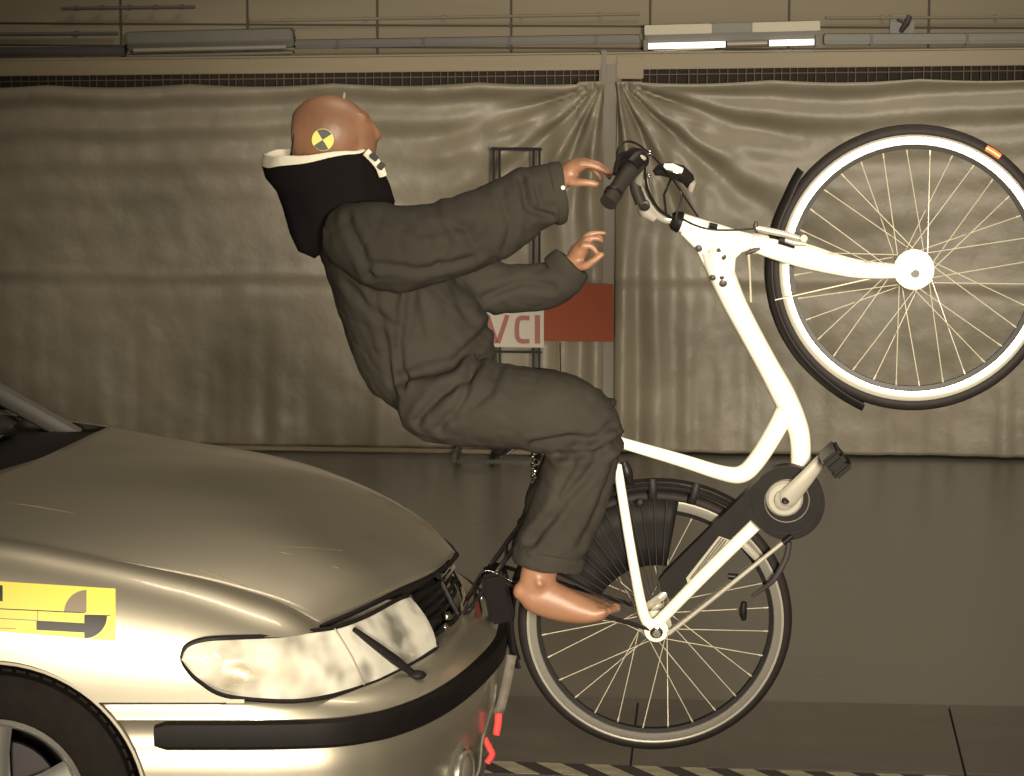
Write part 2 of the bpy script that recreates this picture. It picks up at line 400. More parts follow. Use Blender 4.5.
# tarpaulins
def tarp(name, pxl, pxr, side, label, topL, topR):
    aL, aR = wa(WP(pxl, 300, 0.03)), wa(WP(pxr, 300, 0.03))
    nu, nv = 260, 110; rows = []
    ac = aR if side < 0 else aL
    for j in range(nv+1):
        v = j/nv; row = []
        for i in range(nu+1):
            u = i/nu; u = (1-(1-u)**1.6) if side < 0 else u**1.6
            a = lerp(aL, aR, u)
            zt = lerp(topL, topR, u)
            zt -= 0.012*abs(math.sin(a*5.3)) if abs(a-ac) > 0.1 else 0
            z = zt*(1-v) + 0.003*v
            dx = abs(a-ac); dzv = zt - z
            r = math.hypot(dx, dzv*0.9); th = math.atan2(dzv, dx+1e-4)
            rad = math.exp(-r/0.62)*min(1, r/0.10)
            h = 0.030*rad*math.sin(th*15 + 1.6*noise.noise(Vector((th*2.0, r*1.2, side))))
            h += 0.012*rad*math.sin(th*31+1.2)
            h += 0.020*noise.noise(Vector((a*1.5, z*2.1, side*3.0)))
            # long shallow sags under the rail
            h += 0.016*math.exp(-dzv/0.20)*math.sin(dzv*46 + 2.0*noise.noise(Vector((a*0.9, 0, 5))) + a*0.8)
            # packing creases
            zc = 0.72 + 0.02*noise.noise(Vector((a*1.3, 3, side)))
            h += 0.008*math.exp(-((z-zc)/0.022)**2)*(0.55+0.7*noise.noise(Vector((a*2.5, 9, side))))
            h -= 0.004*math.exp(-((z-zc+0.05)/0.03)**2)
            # hanging folds near the floor
            lo = max(0, 1-z/0.75)
            h += lo*(0.016*noise.noise(Vector((a*7, z*0.9, 11))) + 0.008*noise.noise(Vector((a*19, z*1.3, 4))))
            # edge flutes beside the post
            h += 0.028*math.exp(-dx/0.16)*math.sin(dx*46 + 1.2*noise.noise(Vector((0, z*1.5, side))))*min(1, dzv*3)
            h += 0.0035*noise.noise(Vector((a*12, z*10, 2)))
            row.append(wall_at(a, z, 0.085+h))
        rows.append(row)
    o = obj(name, MB().grid(rows), 'tarp', ang=180); solid(o, 0.002)
    return tag(o, label, 'tarpaulin', 'tarpaulins on the fence')
zl = WP(-800, 91, 0.03).z; zm = WP(604, 80, 0.03).z; zr_ = WP(1900, 68, 0.03).z
tarp('tarpaulin', -800, 603, -1, 'grey-beige tarpaulin hanging behind the dummy, left of the grey fence post', zl, zm)
tarp('tarpaulin', 616, 1900, 1, 'grey-beige tarpaulin hanging behind the bicycle front wheel, right of the grey fence post', zm, zr_)

# wall lamps
def fixture(x0, x1, y0, y1, lit, label):
    off = WOFF + 0.10
    pl_, pr_ = WP(x0, y0, off), WP(x1, y1, off); mid = (pl_+pr_)/2
    t = thing('fluorescent_light', mid, label, 'light')
    d = (pr_-pl_); L = d.length; d.normalize(); u = WN.cross(d); u = u if u.z > 0 else -u
    mt = Matrix((d, -WN, u)).transposed()
    def bx(name, s0, s1, zo, hz, yo, dy, m, bev=0.003):
        c = pl_ + d*(L*(s0+s1)/2) + u*zo + WN*yo
        return obj(name, MB().box(c, (L*(s1-s0), dy, hz), mt, bev), m, t, False)
    bx('housing', 0, 1, 0.0, 0.046, -0.02, 0.08, 'fixgrey', 0.006)
    if lit:
        bx('reflector', 0.0, 0.385, 0.032, 0.040, 0.035, 0.012, 'fixwhite')
        bx('reflector', 0.615, 1.0, 0.032, 0.040, 0.035, 0.012, 'fixwhite')
        bx('cover', 0.385, 0.615, 0.032, 0.040, 0.028, 0.010, 'duct')
        def tb(s0, s1, m):
            a = pl_ + d*(L*s0) - u*0.034 + WN*0.035; b = pl_ + d*(L*s1) - u*0.034 + WN*0.035
            return obj('lamp_tube', MB().tube([a, b], 0.0125, 12), m, t)
        tb(0.02, 0.46, 'tubelit'); tb(0.47, 0.70, 'tubeoff'); tb(0.71, 0.965, 'tubelit')
        for s_ in (0.005, 0.985): bx('end_cap', s_-0.012, s_+0.012, -0.028, 0.045, 0.035, 0.034, 'fixgrey', 0.003)
        a = pl_ + d*(L*0.05) - u*0.056 + WN*0.03; b = pl_ + d*(L*0.40) - u*0.049 + WN*0.03
        obj('lower_lip', MB().tube([a, b], 0.004, 6), 'fixwhite', t)
    else:
        bx('cover', 0, 1, 0.028, 0.05, 0.0, 0.09, 'duct', 0.008)
        a = pl_ + d*(L*0.04) - u*0.022 + WN*0.03; b = pl_ + d*(L*0.96) - u*0.022 + WN*0.03
        obj('lamp_tube', MB().tube([a, b], 0.010, 10), 'tubeoff', t)
        bx('lower_lip', 0, 1, -0.045, 0.012, 0.02, 0.06, 'duct', 0.002)
    for s_ in (0.06, 0.94):
        c = pl_ + d*(L*s_) - WN*0.075
        obj('mount', MB().box(c, (0.03, 0.05, 0.03), mt, 0.002), 'fixgrey', t, False)
fixture(645, 820, 37.5, 33, True, 'lit fluorescent light fixture with cream reflectors above the fence post')
fixture(128, 294, 45, 41, False, 'unlit grey fluorescent light fixture above the left tarpaulin')
# cable ducts
def duct(name, x0, x1, y0, y1, h, m, label, off=WOFF+0.04):
    p0, p1 = WP(x0, y0, off), WP(x1, y1, off)
    d = p1-p0; L = d.length; d.normalize(); u = WN.cross(d); u = u if u.z > 0 else -u
    mt = Matrix((d, -WN, u)).transposed(); mid = (p0+p1)/2
    t = thing(name, mid, label, 'duct')
    obj('channel', MB().box(mid, (L, 0.06, h), mt, 0.004), m, t, False)
    obj('lid', MB().box(mid + WN*0.032 + u*h*0.1, (L, 0.008, h*0.55), mt, 0.002), m, t, False)
    n = int(L/0.45)
    for k in range(n+1):
        obj('clip', MB().box(p0 + d*(L*(k+0.5)/(n+1)) + WN*0.034, (0.012, 0.012, h*1.15), mt, 0.002), 'darkmetal', t, False)
duct('cable_duct', 824, 1500, 39, 36, 0.042, 'duct', 'blue-grey cable duct running right from the lit fixture')
duct('cable_duct', 296, 640, 44, 38.5, 0.034, 'fixgrey', 'dark grey cable duct between the two light fixtures')
duct('cable_duct', -400, 126, 54, 51, 0.034, 'darkmetal', 'dark purple-black cable duct at the far left wall')
def pipe(name, x0, x1, y0, y1, r, m, label, off=WOFF+0.03):
    p0, p1 = WP(x0, y0, off), WP(x1, y1, off); d = p1-p0
    t = thing(name, (p0+p1)/2, label, 'pipe')
    obj('tube', MB().tube([p0, p1], r, 8), m, t)
    for k in range(5):
        c = p0 + d*((k+0.5)/5)
        obj('pipe_clip', MB().box(c - WN*0.012, (0.014, 0.03, r*3), WM, 0.002), m, t, False)
pipe('conduit_pipe', -300, 118, 36, 33.5, 0.008, 'fixgrey', 'thin dark conduit pipe on the wall above the car windscreen side')
pipe('conduit_pipe', 62, 195, 8.5, 7, 0.007, 'fixgrey', 'short conduit pipe with end brackets at the top left wall', WOFF+0.06)
pipe('conduit_pipe', 250, 640, 21, 14, 0.006, 'wall', 'thin beige conduit pipe on the wall panels above the dummy')
pipe('conduit_pipe', 826, 1400, 18, 16, 0.006, 'wall', 'thin beige conduit pipe on the wall panels above the front wheel')
hk = thing('wall_hook', WP(905, 24, WOFF+0.03), 'small dark clamp hanging on the wall panel above the front wheel', 'hook')
obj('plate', MB().box(WP(902, 24, WOFF+0.012), (0.10, 0.02, 0.075), WM, 0.003), 'duct', hk, False)
obj('clamp', MB().tube([WP(910, 16, WOFF+0.05), WP(907, 23, WOFF+0.06), WP(901, 32, WOFF+0.05)], [0.010, 0.013, 0.008], 8), 'darkmetal', hk)
obj('lever', MB().tube([WP(898, 20, WOFF+0.05), WP(906, 23, WOFF+0.06)], 0.006, 6), 'darkmetal', hk)

# sign stand and sign
so = 0.22
ss = thing('sign_stand', WP(516, 455, so), 'slim black double-tube stand in front of the tarpaulin', 'stand')
ztop = WP(516, 149, so)
for px in (493.5, 499.5, 533.5, 539.5):
    a = WP(px, 149, so); obj('pole', MB().box(wall_at(wa(a), a.z/2, so), (0.010, 0.012, a.z), WM, 0.002), 'blackpaint', ss, False)
a, b = WP(491, 149, so), WP(542, 149, so)
obj('top_bar', MB().box((a+b)/2, ((b-a).length, 0.014, 0.012), WM, 0.002), 'blackpaint', ss, False)
for py in (226, 352):
    a, b = WP(491, py, so), WP(542, py, so)
    obj('cross_bar', MB().box((a+b)/2 + Vector((0, 0, 0)), ((b-a).length, 0.010, 0.008), WM, 0.002), 'blackpaint', ss, False)
for px in (494, 539):
    a = WP(px, 300, so)
    obj('foot', MB().box(wall_at(wa(a), 0.012, so+0.02), (0.018, 0.30, 0.018), WM, 0.004), 'blackpaint', ss, False)
a, b = WP(455, 300, so+0.16), WP(541, 300, so+0.16)
obj('base_bar', MB().box(wall_at((wa(a)+wa(b))/2, 0.012, so+0.17), (wa(b)-wa(a), 0.02, 0.016), WM, 0.004), 'fixgrey', ss, False)
obj('foot', MB().box(wall_at(wa(a), 0.03, so+0.10), (0.018, 0.22, 0.04), WM, 0.004), 'fixgrey', ss, False)
sg = thing('sign_board', WP(540, 345, so+0.02), 'white sign with red lettering beside a plain red panel on the black stand', 'sign')
def quad(name, x0, y0, x1, y1, off, t, m, par):
    a, b = WP(x0, y0, off), WP(x1, y1, off)
    return obj(name, MB().box((a+b)/2, (abs(wa(b)-wa(a)), t, abs(a.z-b.z)), WM, 0.0015), m, par, False)
wp = quad('white_panel', 466, 303, 544, 347.5, so+0.016, 0.010, 'signw', sg)
rp = quad('red_panel', 544, 283.5, 613.5, 341.5, so+0.016, 0.010, 'signr', sg)
def flat_stroke(pts, wpx, off, name, par):
    r = wpx/2/WS; mb = MB()
    P = [WP(x, y, off) for x, y in pts]
    rings = []
    for i, p in enumerate(P):
        t = (P[min(i+1, len(P)-1)] - P[max(i-1, 0)]).normalized(); nn = t.cross(WN).normalized()
        rings.append([p+nn*r, p-nn*r, p-nn*r+WN*0.003, p+nn*r+WN*0.003])
    mb.rings(rings); return obj(name, mb, 'letter', par, False)
WS = (WP(513, 300, so) - WP(512, 300, so)).length; WS = 1/WS
lo = so+0.0215
flat_stroke([(487.5, 315), (496.5, 343)], 4.6, lo, 'letter_v', wp)
flat_stroke([(507.5, 315), (498, 343)], 4.6, lo, 'letter_v', wp)
flat_stroke(crv([(529.5, 318), (521, 318), (517.5, 322), (517.2, 336), (521, 341), (529.5, 341)], 4), 4.6, lo, 'letter_c', wp)
flat_stroke([(537.5, 315), (537.5, 343.5)], 5.2, lo, 'letter_i', wp)
obj('cord', MB().tube([WP(560, 342, so+0.012), WP(560.5, 372, so+0.01), WP(561, 425, so+0.01), wall_at(wa(WP(562, 400, so)), 0.004, so)], 0.0028, 6), 'blackpaint', sg)

# ================================================================== the car
CAR_L = 'silver hatchback car with yellow measuring sticker, striking the bicycle'
car = thing('car', (-1.9, 0, 0), CAR_L, 'car')
XW, ZW, RA = -1.168, 0.318, 0.345
XR = XW - 2.60
ZLINE = 0.569
# crease between bonnet and wing : X -> (Y, Z)
creaseZ = smooth_table([(-4.4, 0.93), (-3.0, 0.945), (-1.75, 0.945), (-1.45, 0.935), (-1.167, 0.907), (-0.99, 0.876), (-0.828, 0.843), (-0.694, 0.811), (-0.60, 0.782), (-0.53, 0.757), (-0.48, 0.731), (-0.44, 0.702)])
creaseY = smooth_table([(-4.4, -0.70), (-3.0, -0.74), (-1.75, -0.73), (-1.167, -0.70), (-0.828, -0.695), (-0.53, -0.685), (-0.44, -0.675)])
def prof(X):
    Zc = table(creaseZ, X); Yc = table(creaseY, X)
    Ys = 0.858 if X > -0.78 else 0.858
    if X < -3.2: Ys = 0.858 - 0.05*((-3.2-X)/1.2)**2
    if X > -0.62: Ys = 0.858 - 0.10*((X+0.62)/0.18)**2*0.55
    return Yc, Zc, -Ys
def wingY(X, z):
    Yc, Zc, Ys = prof(X); zs = 0.60 if Zc > 0.72 else 0.60
    if z <= zs: return Ys
    q = min(1.0, (z-zs)/(Zc-zs)); a = math.acos(q)
    s_ = math.sin(a)**0.85
    return Yc + (Ys-Yc)*s_
def arch(X, xc): 
    d = RA*RA-(X-xc)**2
    return ZW + math.sqrt(d) if d > 0 else 0
# headlamp outline (top and bottom edge)
HT = [(-0.738, -0.857, 0.672), (-0.727, -0.857, 0.700), (-0.69, -0.853, 0.714), (-0.63, -0.842, 0.716), (-0.53, -0.795, 0.708), (-0.463, -0.738, 0.703), (-0.40, -0.686, 0.700), (-0.337, -0.586, 0.700), (-0.275, -0.44, 0.700), (-0.246, -0.365, 0.694)]
HB = [(-0.738, -0.857, 0.672), (-0.727, -0.857, 0.650), (-0.70, -0.857, 0.620), (-0.64, -0.856, 0.586), (-0.51, -0.838, 0.568), (-0.42, -0.80, 0.567), (-0.33, -0.697, 0.566), (-0.285, -0.622, 0.566), (-0.23, -0.51, 0.567), (-0.178, -0.385, 0.570)]
HTc, HBc = crv(HT, 8), crv(HB, 8)
def xcut(c, X):     # z on an outline at X
    for p, q in zip(c, c[1:]):
        if p[0] <= X <= q[0]:
            t = (X-p[0])/(q[0]-p[0]+1e-9); return p[2]+(q[2]-p[2])*t
    return c[-1][2]
def side_strip(name, X0, X1, sgn, bottom, par, nx=40, nz=18, m='paint', top=None):
    """body side between X0 and X1; bottom(X) gives its lower edge"""
    rows = []
    for i in range(nx+1):
        X = lerp(X0, X1, i/nx); zb = bottom(X); Yc, Zc, Ys = prof(X); row = []
        zt = Zc if top is None else top(X)
        for j in range(nz+1):
            v = j/nz
            if top is None and zb < 0.7*Zc+0.2 and zb < 0.60:
                z = lerp(zb, 0.60, v/0.35) if v < 0.35 else 0.60 + (Zc-0.60)*math.sin((v-0.35)/0.65*PI/2)
            elif top is None:
                q0 = math.asin(min(1, max(0, (zb-0.60)/(Zc-0.60)))); z = 0.60 + (Zc-0.60)*math.sin(lerp(q0, PI/2, v))
            else: z = lerp(zb, zt, v)
            y = wingY(X, min(z, Zc))
            if z < 0.45: y += 0.03*((0.45-z)/0.25)**2
            row.append(Vector((X, y*(-1 if sgn > 0 else 1), z)))
        rows.append(row)
    return rows
def pieces(name, parts, par, m='paint', t=0.004):
    mb = MB()
    for r in parts: mb.grid(r)
    o = obj(name, mb, m, par, ang=50)
    bm = bmesh.new(); bm.from_mesh(o.data); bmesh.ops.remove_doubles(bm, verts=bm.verts[:], dist=0.0004); bmesh.ops.recalc_face_normals(bm, faces=bm.faces[:]); bm.to_mesh(o.data); bm.free()
    return o
def zb_front(X):
    if X > -0.929: return ZLINE
    return max(arch(X, XW), 0.24) if X > XW-RA else 0.24
for sgn in (-1, 1):
    def col(X, zb, zm, part='all', zt=None):
        Yc, Zc, Ys = prof(X); zz = []
        if part in ('all', 'low'): zz += [lerp(zb, zm, j/6) for j in range(6 if part == 'all' else 7)]
        if part in ('all', 'up'):
            q0 = math.asin(min(1, max(0, (zm-0.60)/(Zc-0.60)))); zz += [0.60 + (Zc-0.60)*math.sin(lerp(q0, PI/2, j/14)) for j in range(15)]
        row = []
        for z in zz:
            y = wingY(X, min(z, Zc))
            if z < 0.45: y += 0.03*((0.45-z)/0.25)**2
            row.append(Vector((X, y*(-sgn) if sgn > 0 else y, z)))
        return row
    rows = [col(lerp(-1.74, XW-RA, k/8), 0.24, 0.672) for k in range(9)]
    cols = [XW - RA*math.cos(k*PI/36) for k in range(1, 37) if XW - RA*math.cos(k*PI/36) < -0.929] + [-0.929]
    rows += [col(X, max(arch(X, XW), 0.24), max(0.672, arch(X, XW)+0.06)) for X in cols[:-1]] + [col(-0.929, ZLINE, 0.672)]
    rows += [col(lerp(-0.929, -0.738, k/12), ZLINE, 0.672) for k in range(1, 13)]
    up_ = [col(-0.738, ZLINE, 0.672, 'up')] + [col(X, 0, xcut(HTc, X), 'up') for X in [lerp(-0.738, -0.441, (k/36)**1.4) for k in range(1, 37)]]
    lo_ = [col(-0.738, ZLINE, 0.672, 'low')] + [col(X, ZLINE, max(ZLINE+0.001, xcut(HBc, X)), 'low') for X in [lerp(-0.738, -0.60, (k/14)**1.4) for k in range(1, 15)]]
    wing = pieces('wing', [rows, up_, lo_], car)
    # arch lip
    lip = [Vector((XW+RA*math.cos(t), (-0.853 if sgn < 0 else 0.853), ZW+RA*math.sin(t))) for t in [lerp(-0.22, PI+0.22, k/40) for k in range(41)]]
    obj('arch_lip', MB().tube(lip, 0.006, 6), 'paint', wing)
    # wheel well
    obj('wheel_well', MB().lathe([(0, RA+0.004), (0.30, RA+0.004), (0.30, 0.02)], (XW, 0.852*sgn, ZW), (0, -sgn, 0), 40, (0, 0, 1), a0=-PI*0.62, a1=PI*0.62), 'well', car)
    # doors and rear quarter
    for nm, x0, x1 in (('front_door', -2.72, -1.748), ('rear_door', -3.50, -2.728)):
        pieces(nm, [side_strip('d', x0, x1, sgn, lambda X: 0.26 if nm == 'front_door' else max(0.26, arch(X, XR)), car, 16)], car)
    rq = []
    cols = [XR - RA*math.cos(k*PI/30) for k in range(31)]; cols = [x for x in cols if x < -3.51] + [-3.51]; cols = [-4.40, -4.3, -4.2, XR-RA-0.001] + cols
    rows = []
    for X in cols:
        zb = max(0.26, arch(X, XR)); Yc, Zc, Ys = prof(X)
        rows.append([Vector((X, wingY(X, z)*(-sgn if sgn > 0 else 1), z)) for z in [lerp(zb, Zc, math.sin(j/16*PI/2)) for j in range(17)]])
    pieces('rear_quarter', [rows], car)
    obj('wheel_well', MB().lathe([(0, RA+0.004), (0.30, RA+0.004), (0.30, 0.02)], (XR, 0.84*sgn, ZW), (0, -sgn, 0), 32, (0, 0, 1), a0=-PI*0.62, a1=PI*0.62), 'well', car)
    # greenhouse
    zc = 0.945
    base = [(-1.30, 0.70), (-1.85, 0.725), (-2.75, 0.735), (-3.55, 0.72), (-4.10, 0.66)]
    roof = [(-2.02, 0.50), (-2.22, 0.545), (-2.80, 0.555), (-3.30, 0.535), (-3.62, 0.50)]
    zrf = [1.36, 1.395, 1.41, 1.39, 1.35]
    bot = [Vector((x, y*sgn, zc)) for x, y in base]; top = [Vector((x, y*sgn, z)) for (x, y), z in zip(roof, zrf)]
    obj('side_glass', MB().grid([bot[1:4], [b.lerp(t, 0.5)+Vector((0, 0.012*sgn, 0)) for b, t in zip(bot[1:4], top[1:4])], top[1:4]]), 'screen', car)
    obj('pillar', MB().tube([bot[0]+Vector((0.11, 0, -0.075)), bot[0].lerp(top[0], 0.5)+Vector((0, 0.01*sgn, 0.015)), top[0]], [(0.028, 0.022)]*3, 8), 'fixgrey', car)
    obj('pillar', MB().grid([[bot[0], bot[1]], [top[0], top[1]]]), 'plastic', car)
    obj('pillar', MB().tube([bot[2], top[2]], [(0.04, 0.02)]*2, 8), 'plastic', car)
    obj('pillar', MB().grid([[bot[3], bot[4]], [bot[3].lerp(top[3], .5), bot[4].lerp(top[4], .5)+Vector((0, 0, 0.03))], [top[3], top[4]]]), 'paint', car)
    mi = obj('door_mirror', MB().ell((-1.82, 0.93*sgn, 0.99), 0.07, 0.105, 0.065, 14, 8), 'paint', car)
    obj('mirror_foot', MB().tube([(-1.80, 0.73*sgn, 0.95), (-1.81, 0.88*sgn, 0.97)], 0.025, 8), 'plastic', mi)
# roof, screens, tail
rr = []
for k in range(9):
    v = lerp(-1, 1, k/8)
    rr.append([Vector((x + 0.05*(1-v*v)*(1 if i < 1 else (-1 if i == 4 else 0)), y*v, z + 0.03*(1-v*v))) for i, ((x, y), z) in enumerate(zip([(-2.02, 0.50), (-2.22, 0.545), (-2.80, 0.555), (-3.30, 0.535), (-3.62, 0.50)], [1.36, 1.395, 1.41, 1.39, 1.35]))])
solid(obj('roof', MB().grid(rr), 'paint', car), 0.02)
def screen_rows(xb, yb, zb_, xt, yt, zt, bow_b, bow_t):
    rows = []
    for i in range(7):
        s_ = i/6; row = []
        for k in range(13):
            v = lerp(-1, 1, k/12)
            pb = Vector((xb + bow_b*(1-v*v), yb*v, zb_+0.02*(1-v*v))); pt = Vector((xt + bow_t*(1-v*v), yt*v, zt+0.03*(1-v*v)))
            row.append(pb.lerp(pt, s_) + Vector((0, 0, 0.04*s_*(1-s_))))
        rows.append(row)
    return rows
obj('windscreen', MB().grid(screen_rows(-1.335, 0.665, 0.925, -2.0, 0.49, 1.36, -0.13*-1*-1*0 + -0.0, 0.05)), 'screen', car)
obj('rear_window', MB().grid(screen_rows(-4.10, 0.62, 0.95, -3.62, 0.49, 1.35, -0.05, -0.05)), 'screen', car)
tail = []
for z, dx, ws in ((0.95, -0.28+0.30, 0.66), (0.93, -0.20, 0.68), (0.80, -0.34, 0.78), (0.55, -0.36, 0.80), (0.40, -0.36, 0.80), (0.25, -0.30, 0.78)):
    tail.append([Vector((-4.10+dx - 0.0 + 0.10*abs(v)**3 - 0.0, ws*v, z)) for v in [lerp(-1, 1, k/16) for k in range(17)]])
obj('tailgate', MB().grid(tail), 'paint', car)
obj('rear_bumper', MB().tube([(-4.15, -0.83, 0.48), (-4.42, -0.72, 0.48), (-4.50, 0, 0.48), (-4.42, 0.72, 0.48), (-4.15, 0.83, 0.48)], [(0.11, 0.04)]*5, 12), 'paint', car)
# underside and cabin floor
obj('underbody', MB().box((-2.35, 0, 0.235), (3.9, 1.10, 0.07), bev=0.01), 'well', car, False)
obj('engine_bay', MB().box((-0.95, 0, 0.44), (1.0, 1.04, 0.40), bev=0.02), 'well', car, False)
obj('dashboard', MB().grid([[Vector((x, y, z)) for y in (-0.66, -0.3, 0.3, 0.66)] for x, z in ((-1.36, 0.915), (-1.62, 0.955), (-1.86, 0.93), (-1.92, 0.75))]), 'plastic', car)
for sy in (-0.36, 0.36):
    st_ = obj('front_seat', MB().tube([(-2.35, sy, 0.45), (-2.50, sy, 0.75), (-2.62, sy, 1.02)], [(0.07, 0.24), (0.07, 0.23), (0.05, 0.19)], 12), 'plastic', car)
    obj('headrest', MB().tube([(-2.64, sy, 1.08), (-2.67, sy, 1.20)], [(0.04, 0.12)]*2, 10, round_end=True), 'plastic', st_)
    obj('cushion', MB().box((-2.12, sy, 0.43), (0.50, 0.48, 0.14), bev=0.03), 'plastic', st_, False)
obj('steering_wheel', MB().lathe([(0.016*math.sin(t), 0.18+0.016*math.cos(t)) for t in [2*PI*k/8 for k in range(8)]], (-1.98, -0.36, 0.88), (-0.85, 0, 0.5), 28, loop=True), 'plastic', car)

# bonnet
ft = smooth_table([(0.0, -0.142), (0.20, -0.170), (0.35, -0.205), (0.50, -0.258), (0.68, -0.318), (0.86, -0.383), (1.0, -0.442)])
czr = smooth_table([(-1.30, 0.935), (-1.0, 0.930), (-0.7, 0.908), (-0.5, 0.876), (-0.36, 0.838), (-0.26, 0.798), (-0.19, 0.758), (-0.142, 0.713)])
rearx = smooth_table([(-1.0, -1.22), (-0.6, -1.275), (-0.15, -1.285), (0.15, -1.195), (0.5, -1.14), (0.8, -1.112), (1.0, -1.10)])
def bonnet(v, wq):
    av_ = abs(v)
    xr = table(rearx, v); xf = table(ft, av_)
    X = lerp(xr, xf, wq)
    xs_ = lerp(-1.12, -0.442, wq); zs_ = table(creaseZ, xs_)*1.0; ys_ = -table(creaseY, xs_) - 0.004
    xc_ = lerp(-1.24, -0.142, wq); zc_ = table(czr, xc_)
    t = av_**lerp(2.4, 3.2, wq)
    z = lerp(zc_, zs_, t)
    Y = v*ys_
    # blow on the far front corner
    d = math.exp(-(((X+0.30)/0.10)**2 + ((Y-0.42)/0.14)**2))
    z += d*0.026*noise.noise(Vector((X*18, Y*15, 2))) - 0.010*d
    return Vector((X, Y, z))
nb_u, nb_w = 56, 64
rows = [[bonnet(lerp(-1, 1, i/nb_u), (j/nb_w)**0.85) for j in range(nb_w+1)] for i in range(nb_u+1)]
bn = obj('bonnet', MB().grid(rows), 'paint', car, ang=80); solid(bn, 0.012)
edge = [bonnet(lerp(-1, 1, i/60), 1.0) + Vector((0.004, 0, -0.008)) for i in range(61)]
obj('shut_line', MB().tube(edge, 0.006, 6), 'plastic', bn)
for sgn in (-1, 1):
    ln = [bonnet(sgn*1.0, k/40) + Vector((0, 0.001*sgn, -0.001)) for k in range(41)]
    obj('edge_seam', MB().tube(ln, 0.0022, 6), 'chrome', bn)
# scrape marks and a red paint rub
for (p, q, yy) in (((275, 546), (342, 552), -0.30), ((278, 553), (338, 566), -0.34), ((2, 502), (78, 515), -0.45), ((366, 489), (408, 502), 'red'), ((196, 570), (250, 585), -0.58)):
    def onb(px, py):
        best = None; r_ = ray(px, py).normalized()
        for iv in range(0, 61):
            for iw in range(0, 61):
                P_ = bonnet(lerp(-1, 1, iv/60), iw/60); d_ = (P_ - CAMP).cross(r_).length
                if best is None or d_ < best[0]: best = (d_, P_)
        return best[1]
    a, b = onb(*p), onb(*q); L_ = (b-a)
    obj('scrape_mark', MB().tube([a + Vector((0, 0, 0.0006)), a + L_*0.5 + Vector((0, 0, 0.002)), b + Vector((0, 0, 0.0006))], [0.0005, 0.0014, 0.0005], 5), 'darkred' if yy == 'red' else 'beam', bn)
# cowl
rows = []
for k in range(25):
    v = lerp(-1, 1, k/24); a = bonnet(v*0.985, 0.0)
    rows.append([a + Vector((0.012, 0, -0.012)), a + Vector((-0.03, 0, -0.012)), Vector((lerp(a.x, -1.42 + 0.10*v*v, 0.7), a.y*0.98, a.z-0.012)), Vector((-1.44+0.09*v*v, a.y*0.97, a.z-0.004))])
obj('cowl', MB().grid(rows), 'plastic', car)
for (p0, p1, p2) in (((-1.33, 0.50, 0.925), (-1.38, 0.15, 0.965), (-1.50, -0.22, 1.02)), ((-1.36, 0.02, 0.945), (-1.43, -0.30, 0.985), (-1.46, -0.52, 0.99))):
    wi = obj('wiper', MB().tube([p0, p1, p2], [0.012, 0.008, 0.006], 6), 'plastic', car)
    obj('blade', MB().tube([Vector(p1)+Vector((0.03, 0.12, -0.01)), Vector(p2)+Vector((0.01, -0.16, 0.01))], 0.007, 6), 'plastic', wi)

# bumper
OUT = [(-0.80, -0.858), (-0.68, -0.858), (-0.57, -0.857), (-0.476, -0.850), (-0.400, -0.837), (-0.335, -0.806), (-0.268, -0.752), (-0.190, -0.640), (-0.123, -0.485), (-0.068, -0.30), (-0.034, -0.14), (-0.024, 0.0)]
half = crv(OUT, 5)
outl = [Vector((x, y, 0)) for x, y in half] + [Vector((x, -y, 0)) for x, y in half[-2::-1]]
def out_norm(i):
    t = outl[min(i+1, len(outl)-1)] - outl[max(i-1, 0)]
    n = Vector((t.y, -t.x, 0)).normalized(); return n
NO = len(outl)
def frontness(i): 
    y = abs(outl[i].y); x = outl[i].x
    return max(0.0, min(1.0, (x+0.62)/0.34))
def blevel(z, inset, fin=None):
    xs0 = XW + math.sqrt(max(0, (RA-0.001)**2 - (z-ZW)**2))
    row = []
    for k in range(6): row.append(Vector((lerp(xs0, -0.80, k/6), -0.858+inset, z)))
    mid = []
    for i in range(NO):
        f = frontness(i); ins = lerp(inset, fin if fin is not None else inset, f)
        mid.append(outl[i] - out_norm(i)*ins + Vector((0, 0, z)))
    row += mid
    for k in range(5, -1, -1): row.append(Vector((lerp(xs0, -0.80, k/6), 0.858-inset, z)))
    return row
# outward normal check
if out_norm(NO//2).x < 0:
    _on = out_norm
    def out_norm(i): return -_on(i)
bump = obj('bumper', MB().grid([blevel(*q) for q in ((0.17, 0.07), (0.185, 0.035), (0.22, 0.022), (0.30, 0.014), (0.40, 0.010), (0.458, 0.010), (0.462, 0.014), (0.523, 0.014), (0.527, 0.010), (0.545, 0.012, 0.026), (0.560, 0.012, 0.052), (0.5675, 0.018, 0.078), (0.568, 0.06, 0.12))]), 'paint', car, ang=50)
# black rubbing strip, rounded ends
idx = [i for i in range(NO)]
rings = []
path = [(Vector((-0.803, -0.858, 0.4925)), Vector((0, -1, 0)))] + [(outl[i] + Vector((0, 0, 0.4925)), out_norm(i)) for i in range(1, NO-1)] + [(Vector((-0.803, 0.858, 0.4925)), Vector((0, 1, 0)))]
for q, (p, n) in enumerate(path):
    e = 0.72 if q in (0, len(path)-1) else 1.0
    hh = 0.0315*e
    rings.append([p - n*0.016 + Vector((0, 0, -hh)), p + n*0.004 + Vector((0, 0, -hh)), p + n*0.012 + Vector((0, 0, -hh*0.7)), p + n*0.014 + Vector((0, 0, hh*0.5)), p + n*0.010 + Vector((0, 0, hh*0.9)), p + n*0.0 + Vector((0, 0, hh)), p - n*0.016 + Vector((0, 0, hh))])
obj('rubbing_strip', MB().rings(rings), 'rubber', bump, ang=30)
